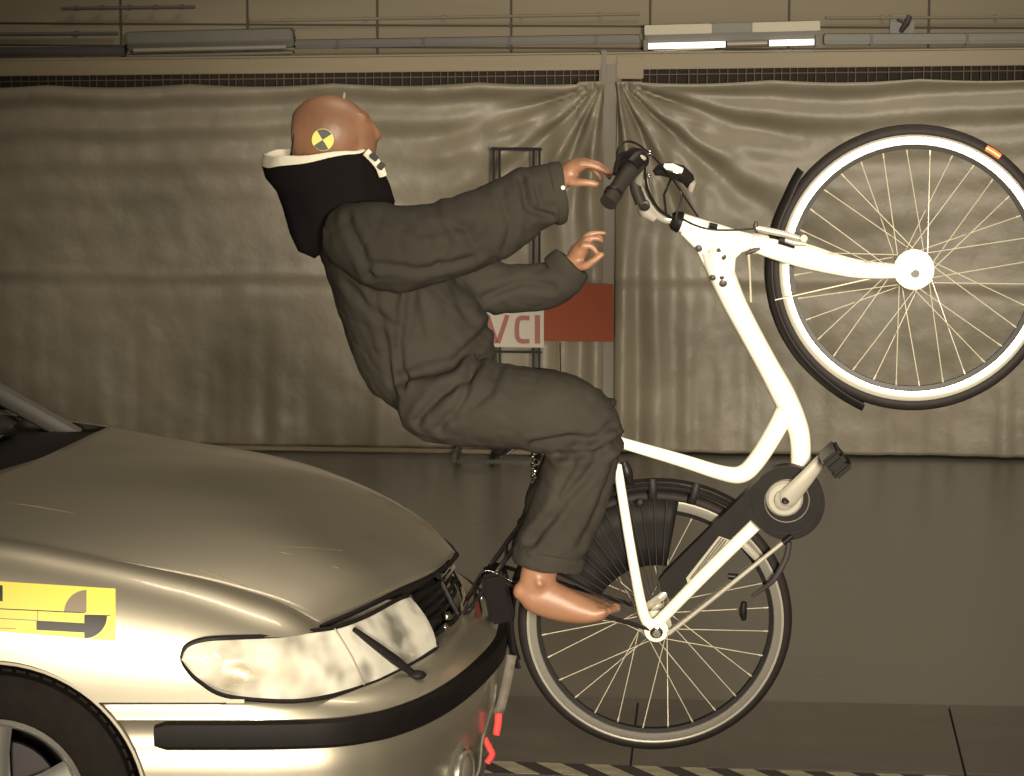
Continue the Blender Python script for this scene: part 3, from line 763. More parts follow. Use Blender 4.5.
# panel gap between wing and bumper
for sgn in (-1, 1):
    obj('panel_gap', MB().tube([(-0.925, 0.8585*sgn, ZLINE), (-0.78, 0.8588*sgn, ZLINE), (-0.64, 0.8585*sgn, ZLINE)], 0.0022, 5), 'plastic', bump)
# lower intake and fog lamps
def outl_at(y):
    return min(range(NO), key=lambda i: abs(outl[i].y - y) + (10 if outl[i].x < -0.4 else 0))
rows = []
for zz in (0.185, 0.235):
    rows.append([outl[i] - out_norm(i)*(0.012 if zz > 0.2 else 0.030) + Vector((0, 0, zz)) for i in range(outl_at(-0.62), outl_at(-0.33)+1)])
solid(obj('air_intake', MB().grid(rows), 'well', bump), 0.006, 1)
for sgn in (-1, 1):
    i = outl_at(-0.45) if sgn < 0 else NO-1-outl_at(-0.45)
    p = outl[i] - out_norm(i)*0.012 + Vector((0, 0, 0.275)); n = out_norm(i)
    fg = obj('fog_lamp', MB().lathe([(0.0, 0.058), (0.014, 0.058), (0.018, 0.052), (0.012, 0.046)], p, n, 28, (0, 0, 1), cap=False), 'alloy', bump)
    obj('fog_lens', MB().lathe([(0.010, 0.047), (0.016, 0.040), (0.020, 0.025), (0.021, 0.004)], p, n, 24, (0, 0, 1)), 'tubeoff', fg)
    obj('fog_surround', MB().lathe([(-0.004, 0.085), (0.004, 0.075), (0.006, 0.060)], p, n, 28, (0, 0, 1), cap=False), 'paint', fg)

# headlamps
def hl_curves(sgn):
    f = (lambda p: Vector((p[0], p[1] if sgn < 0 else -p[1], p[2])))
    return [f(p) for p in HTc], [f(p) for p in HBc]
for sgn in (-1, 1):
    T, B = hl_curves(sgn); n = len(T)
    def hrow(depth, bulge, nv=10, i0=0, i1=n, shrink=0.0):
        rows = []
        for i in range(i0, i1):
            t = (T[min(i+1, n-1)]+B[min(i+1, n-1)] - T[max(i-1, 0)]-B[max(i-1, 0)]).normalized()
            o = Vector((t.y, -t.x, 0)).normalized()
            if sgn > 0: o = -o
            if o.y*sgn < -0.2: o = -o
            row = []
            for j in range(nv+1):
                v = lerp(shrink, 1-shrink, j/nv)
                row.append(B[i].lerp(T[i], v) + o*(bulge*math.sin(PI*v) - depth))
            rows.append(row)
        return rows
    hl = obj('headlamp', MB().grid(hrow(0.055, -0.03, 12, 0, int(n*0.655)+1)).grid(hrow(0.23, -0.03, 12, int(n*0.655), n)), 'plastic', car)
    obj('indicator_lens', MB().grid(hrow(0.0, 0.014, 10, 0, int(n*0.655)+1)), 'glare', hl, ang=180)
    obj('main_lens', MB().grid(hrow(0.0, 0.014, 10, int(n*0.655), n)), 'glare', hl, ang=180)
    # reflectors : indicator chamber and main chamber, dished with ribs
    cut = int(n*0.655)
    for nm, i0, i1 in (('indicator_reflector', 3, cut+1), ('main_reflector', cut, n-1)):
        rows = hrow(0.016, 0.006, 18, i0, i1, 0.06)
        mm = len(rows)
        for a_, row in enumerate(rows):
            u_ = a_/(mm-1)
            for b_ in range(len(row)):
                v_ = b_/(len(row)-1)
                i = i0+a_; t = (T[min(i+1, n-1)]-T[max(i-1, 0)]).normalized(); o = Vector((t.y, -t.x, 0)).normalized()
                if o.y*sgn < -0.2: o = -o
                dish = 0.032*math.sin(PI*u_)**0.6*math.sin(PI*v_)**0.6
                row[b_] = row[b_] - o*(dish*(1.0 if nm[0] == 'i' else 0.5) + (0.15*(1-u_) if nm[0] == 'm' else 0) + 0.012*noise.noise(Vector((u_*5.5, v_*2.6, 3.0 if nm[0] == 'm' else 8.0))))
        obj(nm, MB().grid(rows), 'reflector', hl, ang=180)
    # bulb pods
    for q, (ii, rad) in enumerate(((int(n*0.30), 0.020), (int(n*0.80), 0.028))):
        c = B[ii].lerp(T[ii], 0.5); rad *= 1.0; t = (T[ii+1]-T[ii-1]).normalized(); o = Vector((t.y, -t.x, 0)).normalized()
        if o.y*sgn < -0.2: o = -o
        obj('bulb_shield', MB().lathe([(-0.046, rad), (-0.014, rad*0.9), (-0.006, rad*0.5)], c, o, 18, (0, 0, 1)), 'silver', hl)
    od = Vector((0.62, 0.78*sgn, 0)); obj('divider', MB().tube([B[cut] + od*0.003, B[cut].lerp(T[cut], 0.25) + od*0.011, B[cut].lerp(T[cut], 0.5) + od*0.0155, B[cut].lerp(T[cut], 0.75) + od*0.011, T[cut] + od*0.003], 0.0022, 6), 'inkgrey', hl)
    rim_ = [p + Vector((0, 0, 0)) for p in T] + [p for p in B[::-1]]
    obj('seal', MB().tube(rim_, 0.0058, 6), 'plastic', hl)
    # washer wiper
    if True:
        i = int(n*0.80)
        pts = [UP(355, 629, B[i], Vector((0.55, 0.83*sgn*-1*-1, 0))) if False else None]
        k0, k1 = int(n*0.70), int(n*0.83)
        o0 = Vector((0.45, 0.89*sgn, 0)).normalized()
        a = T[k0].lerp(B[k0], 0.06) + o0*0.022; b = B[k1] + o0*0.034 + Vector((0.012, 0, 0.0))
        wp_ = obj('lamp_wiper', MB().tube([a, a.lerp(b, 0.35), a.lerp(b, 0.7), b], [0.006, 0.010, 0.012, 0.008], 6), 'plastic', car)
        obj('wiper_pivot', MB().ell(b + Vector((0.01, 0.0, -0.004)), 0.022, 0.018, 0.011, 12, 8), 'plastic', wp_)
# grille: dark recess, chrome frame, bars
def front_edge(y): # bonnet front lip at this Y
    return bonnet(y/0.68, 1.0)
ys = [lerp(-0.36, 0.36, k/20) for k in range(21)]
gt = [front_edge(y) + Vector((-0.012, 0, -0.022)) for y in ys]
gb = []
for y in ys:
    i = outl_at(y); gb.append(Vector((outl[i].x-0.090, y, 0.568)))
gr = obj('grille', MB().grid([[p + Vector((-0.06, 0, 0)) for p in gt], [p.lerp(q, 0.5) + Vector((-0.07, 0, 0)) for p, q in zip(gt, gb)], [p + Vector((-0.05, 0, 0)) for p in gb]]), 'well', car)
for s0, s1 in ((0, 6), (6, 14), (14, 20)):
    top_ = gt[s0:s1+1]; bo_ = gb[s0:s1+1]
    sh = [p.lerp(q, 0.14) for p, q in zip(top_, bo_)]; sl = [p.lerp(q, 0.84) for p, q in zip(top_, bo_)]
    loop_ = sh[:] + sl[::-1] + [sh[0]]
    obj('grille_frame', MB().tube(loop_, 0.007, 8), 'bblack' if s1 == 6 else 'chrome', gr)
    for f in (0.35, 0.5, 0.65):
        obj('grille_bar', MB().tube([p.lerp(q, f) + Vector((-0.015, 0, 0)) for p, q in zip(top_, bo_)], 0.005, 6), 'plastic', gr)
for (px, py, r_) in ((447, 616, 0.014), (444.5, 627, 0.012), (482, 598, 0.006)):
    p = U(px, py, -0.27) if px < 460 else U(px, py, -0.12)
    obj('grille_clip', MB().ell(p, r_, r_*0.9, r_*0.75, 10, 7), 'chrome', gr)
# front wheel(s)
def car_wheel(xc, sgn):
    yo = -0.832*(-sgn) if sgn > 0 else -0.832
    ax = Vector((0, sgn, 0)); o = Vector((xc, yo, ZW))
    R = 0.316
    ty = obj('wheel', MB().lathe([(-0.19, 0.20), (-0.195, 0.24), (-0.185, 0.285), (-0.165, 0.309), (-0.12, R), (-0.05, R), (-0.012, 0.306), (0.003, 0.275), (0.004, 0.235), (-0.004, 0.205), (-0.02, 0.196)], o, ax, 56, (0, 0, 1), cap=False), 'tyre', car)
    obj('rim', MB().lathe([(-0.19, 0.195), (-0.05, 0.172), (-0.022, 0.182), (0.002, 0.192), (0.007, 0.199), (0.001, 0.207), (-0.01, 0.204)], o, ax, 56, (0, 0, 1), cap=False), 'alloy', ty)
    obj('brake_disc', MB().lathe([(-0.10, 0.13), (-0.085, 0.13), (-0.085, 0.02)], o, ax, 32, (0, 0, 1)), 'darkmetal', ty)
    obj('hub_cap', MB().lathe([(-0.05, 0.055), (-0.022, 0.052), (-0.016, 0.035), (-0.014, 0.004)], o, ax, 24, (0, 0, 1)), 'alloy', ty)
    for k in range(5):
        t = 2*PI*k/5 + 0.35
        d = Vector((math.cos(t), 0, math.sin(t)))
        obj('wheel_spoke', MB().tube([o + d*0.04 - ax*0.035, o + d*0.12 - ax*0.022, o + d*0.185 - ax*0.016], [(0.030, 0.014), (0.034, 0.014), (0.046, 0.012)], 8, ref=ax), 'alloy', ty)
    tb = MB()
    for k in range(64):
        t = 2*PI*k/64
        for (h0, h1) in ((-0.17, -0.105), (-0.085, -0.02)):
            c = o + Vector((math.cos(t), 0, math.sin(t)))*(R+0.0005) + ax*((h0+h1)/2)
            tb.box(c, (0.022, h1-h0, 0.006), Matrix.Rotation(PI/2-t, 3, 'Y'), 0)
    tr_ = obj('tread_blocks', tb, 'tyre', ty, False); tr_['kind'] = 'stuff'
for sgn in (-1, 1):
    car_wheel(XW, sgn); car_wheel(XR, sgn)
# measuring sticker printed on the near wing
def onwing(px, py, lift):
    Y = -0.83
    for _ in range(30):
        p = U(px, py, Y); Yn = wingY(p.x, p.z) - lift
        Y = lerp(Y, Yn, 0.7)
    return U(px, py, Y)
def wing_patch(name, fn, nu, nv, lift, m, par):
    return obj(name, MB().grid([[onwing(*fn(i/nu, j/nv), lift) for j in range(nv+1)] for i in range(nu+1)]), m, par, ang=180)
sk = wing_patch('sticker', lambda u, v: (lerp(-150, 115.5, u), lerp(lerp(572, 588.6, u**1.0), lerp(619, 641, u), v)), 40, 14, 0.0022, 'yellow', car)
sk['label'] = 'yellow measuring sticker with black quarter circles'
def fan(cx, cy, r, t0, t1): return lambda u, v: (cx + r*v*math.cos(lerp(t0, t1, u)), cy + r*v*math.sin(lerp(t0, t1, u)))
wing_patch('quadrant_print', fan(86.5, 612.5, 22.5, PI, 1.5*PI), 12, 6, 0.0036, 'inkgrey', sk)
wing_patch('quadrant_print', fan(84.3, 615.6, 22.8, 0, PI/2), 12, 6, 0.0036, 'ink', sk)
def strip_(x0, y0, x1, y1, h0, h1): return lambda u, v: (lerp(x0, x1, u), lerp(y0, y1, u) + lerp(h0, h1, v))
wing_patch('bar_print', strip_(36.4, 620.6, 84.5, 623.2, 0, 9.3), 12, 3, 0.0036, 'ink', sk)
wing_patch('line_print', strip_(-60, 605.5, 84.5, 612.3, 0, 1.0), 20, 1, 0.0036, 'ink', sk)
wing_patch('line_print', strip_(-60, 615.0, 36.4, 620.0, 0, 0.9), 16, 1, 0.0036, 'inkgrey', sk)
wing_patch('line_print', strip_(84.5, 614.6, 110, 615.2, 0, 0.9), 6, 1, 0.0036, 'ink', sk)
wing_patch('line_print', strip_(-60, 625, 16, 628.5, 0, 0.7), 10, 1, 0.0036, 'inkgrey', sk)
wing_patch('line_print', lambda u, v: (37.3+v*0.8, lerp(611, 620.6, u)), 4, 1, 0.0036, 'inkgrey', sk)
wing_patch('mark_print', strip_(-2.0, 585, 2.6, 585.3, 0, 16), 3, 4, 0.0036, 'ink', sk)

# straps hanging from the bumper
def strap(name, pts, r, m, label, cat='strap'):
    o = obj(name, MB().tube(crv([tuple(U(*p)) for p in pts], 6), r, 6), m); return tag(o, label, cat)
strap('tow_strap', [(512, 655, -0.10), (505, 690, -0.10), (499, 712, -0.11), (492, 728, -0.12)], [(0.012, 0.004)]*19, 'greystrap', 'grey webbing strap hanging from the front bumper beside the rear wheel')
strap('red_strap', [(498.5, 713, -0.20), (498, 724, -0.20), (496, 735, -0.20)], [(0.009, 0.004)]*13, 'redstrap', 'upper of two short red straps hanging below the car bumper')
strap('red_strap', [(484, 738, -0.34), (490, 749, -0.34), (492, 755, -0.34), (487, 763, -0.34)], [(0.008, 0.004)]*19, 'redstrap', 'lower kinked red strap hanging beside the fog lamp')
strap('cable_loop', [(496, 684, -0.30), (494, 700, -0.30), (486, 728, -0.36), (482, 742, -0.38), (479, 770, -0.40), (470, 786, -0.40)], [0.004]*31, 'greystrap', 'thin tangled brown cable hanging down past the fog lamp', 'cable')

# ================================================================== the bicycle
RH = U(655, 621, 0.0)
LEAN = math.radians(5.0)
E3 = Vector((0, -math.cos(LEAN), -math.sin(LEAN)))          # axle, towards the chain side
FH0 = UP(913, 268, RH, E3)
E1 = (FH0 - RH).normalized(); E2 = E1.cross(E3); E2 = E2 if E2.z > 0 else -E2
E2 = -E2 if E2.x > 0 else E2
def BP(px, py, off=0.0): return UP(px, py, RH + E3*off, E3)
PXM = 400.0
bike = thing('bicycle', UZ(700, 800, 0) if False else (RH.x+0.3, 0, 0), 'white step-through bicycle rearing up on its back wheel against the car', 'bicycle')
def bt(name, pts, m, par=bike, n=5, seg=12, ref=None):
    """tube: pts of (px, py, off, r_px)"""
    P = crv([(*BP(p[0], p[1], p[2]), p[3]/PXM) for p in pts], n)
    return obj(name, MB().tube([p[:3] for p in P], [p[3] for p in P], seg, ref=ref), m, par)
# wheels
def wheel(name, o, ax, R, Rr, hub_r, hub_m, nsp, hubw, rot, hubseg):
    ax = ax.normalized(); ref = E1
    rim = obj(name, MB().lathe([(-0.013, Rr), (0.013, Rr), (0.014, Rr-0.006), (0.013, Rr-0.022), (0.010, Rr-0.024), (-0.010, Rr-0.024), (-0.013, Rr-0.022), (-0.014, Rr-0.006)], o, ax, 96, ref, loop=True), 'rim', bike)
    rt = (R-Rr)/2+0.004; rc = R-rt
    obj('tyre', MB().lathe([(rt*1.0*math.sin(t), rc + rt*math.cos(t)) for t in [2*PI*k/14 for k in range(14)]], o, ax, 96, ref, loop=True), 'btyre', rim)
    wl = MB().lathe([(0.0145, Rr+0.002), (0.0162, Rr-0.001), (0.0145, Rr-0.004)], o, ax, 96, ref, loop=True)
    obj('rim_edge', wl, 'silver', rim)
    obj('rim_bed', MB().lathe([(-0.009, Rr-0.022), (0.010, Rr-0.022), (0.008, Rr-0.034), (-0.007, Rr-0.034)], o, ax, 96, ref, loop=True), 'bblack', rim)
    obj('hub', MB().lathe(hubseg, o, ax, 32, ref), hub_m, rim)
    r_ = (ref - ax*ref.dot(ax)).normalized(); q_ = ax.cross(r_)
    def rad(t): return r_*math.cos(t) + q_*math.sin(t)
    L0 = None; me = None
    for k in range(nsp):
        tr = rot + 2*PI*k/nsp; sd = 1 if k % 2 == 0 else -1
        cross = (1 if (k//2) % 2 == 0 else -1)*1.25
        a = o + rad(tr + cross)*hub_r + ax*sd*hubw; b = o + rad(tr)*(Rr-0.030) + ax*sd*0.003
        L = (b-a).length
        if me is None:
            L0 = L; me = mesh_of('spoke', MB().tube([(0, 0, 0), (0, 0, L0*0.94), (0, 0, L0*0.945), (0, 0, L0)], [0.0013, 0.0013, 0.0022, 0.0022], 6), 'spoke')
        s_ = D.objects.new('spoke', me); link(s_, rim)
        s_.matrix_basis = Matrix.Translation(a) @ (b-a).to_track_quat('Z', 'Y').to_matrix().to_4x4()
    return rim
wr = wheel('rear_wheel', RH, E3, 0.346, 0.322, 0.032, 'silver', 28, 0.03, 0.05,
      [(-0.075, 0.008), (-0.06, 0.008), (-0.06, 0.026), (-0.036, 0.030), (-0.034, 0.040), (-0.029, 0.040), (-0.027, 0.028), (0.027, 0.028), (0.029, 0.040), (0.034, 0.040), (0.036, 0.024), (0.06, 0.020), (0.06, 0.008), (0.088, 0.008)])
FH = FH0.copy()
tocam = (CAMP - FH).normalized()
EF = (E3*0.30 + tocam*0.70).normalized()
wheel('front_wheel', FH, EF, 0.3505, 0.324, 0.034, 'white', 32, 0.026, 0.09,
      [(-0.06, 0.008), (-0.045, 0.03), (-0.03, 0.046), (0.03, 0.046), (0.045, 0.040), (0.052, 0.028), (0.055, 0.010), (0.075, 0.008)])
# orange reflector on the front tyre
def FP(px, py, off=0.0): return UP(px, py, FH + EF*off, EF)
obj('spoke_reflector', MB().tube([FP(986, 148, 0.016), FP(993, 152, 0.016), FP(1000, 157, 0.016)], [(0.008, 0.003)]*3, 8), 'orange', bike)
# frame
GUS = [(683, 214.5), (709, 222), (732, 228.6), (758, 234), (757, 251), (741, 250), (735, 256), (734, 270), (738, 286), (745, 300), (721, 300), (709, 275), (695, 247), (680, 232)]
fr = bt('frame', [(716, 249, 0, 17), (719, 266, 0, 14), (732, 298, 0, 12), (749, 331, 0, 11), (768, 366, 0, 11), (783, 394, 0, 12), (795, 420, 0, 11), (800, 440, 0, 10.5), (800, 470, 0, 10), (793, 495, 0, 9)], 'white', n=6, seg=16)
gm = MB().prism([BP(x, y, -0.019) for x, y in GUS], E3*0.038)
gs = obj('frame_gusset', gm, 'white', fr, False); bv = gs.modifiers.new('round', 'BEVEL'); bv.width = 0.012; bv.segments = 4; bv.limit_method = 'ANGLE'; bv.angle_limit = math.radians(60)
bt('seat_tube', [(560, 424, 0, 5), (622, 443, 0, 5.6), (680, 460, 0, 6.6), (722, 473, 0, 7.6), (742, 474, 0, 9), (757, 460, 0, 9.3), (775, 431, 0, 9.8), (788, 405, 0, 10)], 'white', fr, seg=16)
bt('head_tube', [(681, 222.5, 0, 9.5), (700, 229, 0, 10), (720, 236, 0, 11), (740, 241, 0, 9.5)], 'white', fr, seg=16)
obj('bottom_bracket', MB().lathe([(-0.036, 0.024), (0.036, 0.024)], BP(787, 500), E3, 24, E1), 'white', fr)
for off, sh in ((0.066, 0), (-0.066, 0)):
    bt('seat_stay', [(618.5, 465, off*0.45, 3.2), (620, 482, off*0.7, 4.6), (632, 556, off, 5), (643, 612, off, 5.6), (652, 627, off, 6.5)], 'white', fr)
    bt('chain_stay', [(655, 626, off, 6.5), (668, 612, off, 6), (710, 569, off*1.1, 6.6), (755, 525, off*1.13, 6.8)], 'white', fr)
    obj('dropout', MB().lathe([(-0.006, 0.030), (0.006, 0.030), (0.008, 0.024)], RH + E3*off, E3, 20, E1), 'white', fr)
    obj('axle_nut', MB().lathe([(0, 0.016), (0.012, 0.016), (0.014, 0.011), (0.022, 0.010)], RH + E3*(off + (0.008 if off > 0 else -0.008)), E3 if off > 0 else -E3, 12, E1), 'chrome', fr)
for px, py, r_ in ((699, 248.5, 3.2), (713, 253.5, 3.6), (723, 256.5, 3.2), (719, 250.5, 2), (714.5, 265, 2.6), (713, 277.5, 2.8), (722, 277, 2.6), (723, 283, 4)):
    obj('frame_bolt', MB().lathe([(-0.008, r_/PXM), (0.004, r_/PXM), (0.006, r_/PXM*0.5)], BP(px, py, 0.032 if py < 262 else 0.028), E3, 10, E1), 'darkmetal', fr)
obj('bolt_ring', MB().lathe([(0, 4.5/PXM), (0.003, 4.5/PXM)], BP(713, 253.5, 0.036), E3, 14, E1), 'silver', fr)
# fork (near blade carries most of the view)
SA = (BP(740, 241) - BP(681, 222.5)).normalized()
def fork_blade(off):
    P = []
    for (px, py, r_, t) in ((752, 243, 8, 0.0), (775, 249.5, 10, 0.2), (806, 257.5, 11, 0.42), (832, 264.5, 9.5, 0.6), (856, 269.5, 8.4, 0.78), (885, 271.5, 7.2, 0.92), (908, 270, 7, 1.0)):
        n = (E3*(1-t) + EF*t).normalized(); b0 = BP(px, py); f0 = UP(px, py, FH, EF)
        p0 = b0.lerp(f0, t) + n*off*min(1.0, 0.45+t)
        q = p0 if off < 0 else UP(px, py, p0, n)
        P.append((*q, r_/PXM))
    P = crv(P, 4); return MB().tube([p[:3] for p in P], [(p[3], p[3]*0.72) for p in P], 14)
fk = obj('fork', fork_blade(0.052), 'white', bike)
obj('fork_blade', fork_blade(-0.052), 'white', fk)
obj('fork_crown', MB().tube([BP(738, 240.5), BP(758, 245), BP(766, 247)], [0.024, 0.024, 0.018], 14), 'white', fk)
obj('hub_cap', MB().lathe([(0.044, 0.050), (0.060, 0.049), (0.068, 0.040), (0.070, 0.012)], FH, EF, 32, E1), 'white', fk)
obj('axle_nut', MB().lathe([(0.068, 0.010), (0.080, 0.010)], UP(915.5, 273.5, FH + EF*0.07, EF) - EF*0.07, EF, 10, E1), 'darkmetal', fk)
# front brake
br = bt('front_brake', [(756, 228, 0.06, 2.6), (770, 231, 0.06, 3.2), (790, 235.5, 0.06, 3), (806, 240.5, 0.06, 2.4)], 'silver')
bt('brake_arm', [(785, 240, 0.055, 2.2), (796, 243, 0.055, 3), (806, 244, 0.055, 2.4)], 'silver', br)
obj('brake_pad', MB().tube([BP(779, 240.5, 0.045), BP(795, 245.5, 0.045)], [(0.009, 0.008)]*2, 8), 'bblack', br)
obj('brake_bolt', MB().lathe([(0, 0.009), (0.012, 0.009)], BP(803.5, 237.5, 0.066), E3, 10, E1), 'silver', br)
bt('brake_noodle', [(757, 233, 0.06, 1.5), (755.5, 227, 0.06, 2.6), (756.5, 222, 0.06, 1.6)], 'darkmetal', br)
bt('brake_cable', [(681, 218, 0.03, 0.9), (695, 225, 0.045, 0.9), (712, 229.5, 0.045, 0.9), (735, 230, 0.05, 0.9), (756, 228.5, 0.055, 0.9)], 'bblack', br)
obj('cable_clip', MB().tube([BP(709, 225.5, 0.032), BP(717, 227.5, 0.032)], [(0.008, 0.010)]*2, 8), 'bblack', br)
bt('fork_stop', [(748.5, 252, 0.03, 1.6), (750, 275, 0.03, 0.9), (751, 302, 0.03, 1.2)], 'spoke', br)
bt('stop_lever', [(745, 254, 0.05, 1.5), (752, 251, 0.05, 2.2), (760, 248.5, 0.05, 1.3)], 'darkmetal', br)
# front mudguard on the trailing side of the wheel
def arc_guard(o, ax, t0, t1, R, wd, thick, n=30, sag=None):
    ax = ax.normalized(); r_ = (E1 - ax*E1.dot(ax)).normalized(); q_ = ax.cross(r_)
    rings = []
    for i in range(n+1):
        t = lerp(t0, t1, i/n); d = r_*math.cos(t) + q_*math.sin(t)
        RR = R + (sag(i/n) if sag else 0)
        cs = [(-wd, -0.012), (-wd*0.75, 0.0), (0, 0.006), (wd*0.75, 0.0), (wd, -0.012)]
        rings.append([o + d*(RR+h) + ax*x for x, h in cs] + [o + d*(RR+h-thick) + ax*x for x, h in cs[::-1]])
    return MB().rings(rings)
def ang_of(p, o, ax):
    r_ = (E1 - ax*E1.dot(ax)).normalized(); q_ = ax.cross(r_); d = p - o
    return math.atan2(d.dot(q_), d.dot(r_))
fa0 = ang_of(FP(803, 172), FH, EF); fa1 = ang_of(FP(862, 411), FH, EF)
if fa1 < fa0 - PI: fa1 += 2*PI
if fa1 > fa0 + PI: fa1 -= 2*PI
mg = obj('front_mudguard', arc_guard(FH, EF, fa0, fa1, 0.357, 0.028, 0.003, sag=lambda s: 0.012*max(0, 1-s*9) + 0.010*max(0, (s-0.8)/0.2)**1.5), 'bblack', bike, ang=50)
obj('guard_stay', MB().tube([FH + EF*0.03, FP(775, 300, 0.03)], 0.0018, 6), 'spoke', mg)
# rear mudguard
a0_ = ang_of(BP(726, 514), RH, E3); a1_ = ang_of(BP(505, 668), RH, E3)
mid_ = ang_of(BP(600, 500), RH, E3)
def unwrap(a, ref): 
    while a < ref-PI: a += 2*PI
    while a > ref+PI: a -= 2*PI
    return a
mid_ = unwrap(mid_, a0_); a1_ = unwrap(a1_, mid_)
rg = obj('rear_mudguard', arc_guard(RH, E3, a0_, a1_, 0.372, 0.030, 0.003, 48), 'gloss', bike, ang=50)
obj('guard_edge', MB().tube([RH + ((E1*math.cos(t) + E3.cross(E1)*math.sin(t))*0.362) + E3*0.032 for t in [lerp(a0_, a1_, k/40) for k in range(41)]], 0.006, 8), 'gloss', rg)
for px, py in ((652, 480), (692, 494)):
    t_ = ang_of(BP(px, py), RH, E3); d_ = E1*math.cos(t_) + E3.cross(E1)*math.sin(t_)
    obj('guard_bracket', MB().tube([RH + d_*0.385 + E3*0.036, RH + d_*0.362 + E3*0.046, RH + d_*0.335 + E3*0.040], [(0.010, 0.004)]*3, 8), 'plastic', rg)
# skirt guard over the upper wheel, lattice on a thin sheet
t0 = ang_of(BP(676, 508), RH, E3); t1 = ang_of(BP(540, 560), RH, E3); t1 = unwrap(t1, unwrap(mid_, t0))
rows = []
for i in range(25):
    t = lerp(t0, t1, i/24); d = E1*math.cos(t) + E3.cross(E1)*math.sin(t)
    rows.append([RH + d*r_ + E3*(0.036+0.002*math.sin(i*1.9)) for r_ in (0.16, 0.21, 0.27, 0.33)])
sg_ = obj('skirt_guard', MB().grid(rows), 'net', bike); solid(sg_, 0.003)
nb_ = MB()
for i in range(14):
    t = lerp(t0, t1, i/13); d = E1*math.cos(t) + E3.cross(E1)*math.sin(t); t2 = lerp(t0, t1, min(1, (i+1)/13)); d2 = E1*math.cos(t2) + E3.cross(E1)*math.sin(t2)
    nb_.tube([RH + d*0.07 + E3*0.046, RH + d2*0.335 + E3*0.046], 0.0012, 4)
nt_ = obj('guard_cords', nb_, 'darkmetal', sg_); nt_['kind'] = 'stuff'
for px, py in ((566, 520), (600, 503), (640, 503)):
    obj('guard_clip', MB().ell(BP(px, py, 0.05), 0.010, 0.006, 0.012, 8, 6), 'plastic', sg_)
# carrier behind the saddle
def BL(u, v, off=0.0): return RH + E1*u + E2*v + E3*off
rk = obj('carrier', MB().tube([BL(0.14, 0.41, 0.055), BL(-0.05, 0.415, 0.06), BL(-0.28, 0.415, 0.06), BL(-0.30, 0.415, 0.04), BL(-0.30, 0.415, -0.04), BL(-0.28, 0.415, -0.06), BL(-0.05, 0.415, -0.06), BL(0.14, 0.41, -0.055)], 0.0065, 8), 'gloss', bike)
for u_ in (0.08, -0.06, -0.20):
    obj('cross_tube', MB().tube([BL(u_, 0.413, 0.058), BL(u_, 0.413, -0.058)], 0.005, 8), 'gloss', rk)
for s_ in (-1, 1):
    obj('carrier_stay', MB().tube([BL(0.0, 0.0, 0.075*s_), BL(-0.06, 0.20, 0.075*s_), BL(-0.12, 0.413, 0.062*s_)], 0.0055, 8), 'gloss', rk)
tl = obj('tail_light', MB().box(BP(498, 594, 0.03), (0.13, 0.10, 0.065), Matrix((Vector((-0.2, 0, 0.98)), Vector((0, 1, 0)), Vector((0.98, 0, 0.2)))).transposed(), 0.008), 'hood', rk, False)
obj('tail_light_lens', MB().box(BP(478, 606, 0.03), (0.05, 0.08, 0.012), Matrix((Vector((-0.2, 0, 0.98)), Vector((0, 1, 0)), Vector((0.98, 0, 0.2)))).transposed(), 0.004), 'darkred', tl, False)
bt('carrier_wire', [(470, 592, 0.06, 1.0), (482, 572, 0.07, 1.0), (496, 573, 0.07, 1.0), (514, 582, 0.08, 1.0), (522, 578, 0.06, 1.0)], 'gloss', rk)
# chain case
cA, cB = BP(787, 500, 0.046), BP(662, 600, 0.046)
def hull(off, r0, r1, cA_=(787, 500), cB_=(670, 583)):
    A_, B_ = BP(*cA_, off), BP(*cB_, off); d = (B_-A_); L = d.length; d.normalize(); n = E3.cross(d); b = math.asin((r0-r1)/L)
    pts = []
    for k in range(25):
        t = lerp(PI/2-b, 1.5*PI+b, k/24); t = lerp(PI/2 - b, 2*PI - (PI/2-b), k/24)
        pts.append(A_ + (d*math.cos(t) + n*math.sin(t))*r0)
    for k in range(13):
        t = lerp(-(PI/2-b), PI/2-b, k/12); pts.append(B_ + (d*math.cos(t) + n*math.sin(t))*r1)
    return pts
cpts = [(787 + 37*math.cos(math.radians(t)), 500 + 37*math.sin(math.radians(t))) for t in range(224, 505, 8)] + [(757, 522), (700, 578), (684, 593), (672, 597), (661, 589), (658, 578), (664, 570)]
cc = obj('chain_case', MB().prism([BP(x, y, 0.040) for x, y in cpts], E3*0.026), 'case', bike, ang=30)
wpts = [BP(686, 578, 0.0665), BP(719, 536, 0.0665), BP(733, 541, 0.0665), BP(700, 577, 0.0665), BP(690, 590, 0.0665)]
obj('chain_window', MB().prism(wpts, E3*0.002), 'silver', cc, False)
for f in (0.25, 0.5, 0.75):
    a = wpts[0].lerp(wpts[1], 0.0) ; p = BP(lerp(689, 722, 0.0)+f*6, 578+f*4, 0.069); q = BP(719+f*10, 537+f*4, 0.069)
    obj('chain', MB().tube([p, q], 0.0022, 6), 'greystrap', cc)
obj('case_ring', MB().lathe([(0.0, 34.5/PXM), (0.002, 35/PXM), (0.0, 35.5/PXM)], BP(787, 500, 0.067), E3, 40, E1, loop=True), 'darkmetal', cc)
obj('case_ring', MB().lathe([(0.0, 21.5/PXM), (0.0025, 22/PXM), (0.0, 22.5/PXM)], BP(787, 501, 0.067), E3, 32, E1, loop=True), 'silver', cc)
obj('case_bracket', MB().tube([BP(724, 527, 0.05), BP(740, 541, 0.07), BP(757, 558, 0.05)], [(0.009, 0.004)]*3, 8), 'silver', cc)
obj('case_bracket', MB().tube([BP(648, 606, 0.05), BP(660, 598, 0.07), BP(667, 592, 0.06)], [(0.010, 0.005)]*3, 8), 'silver', cc)
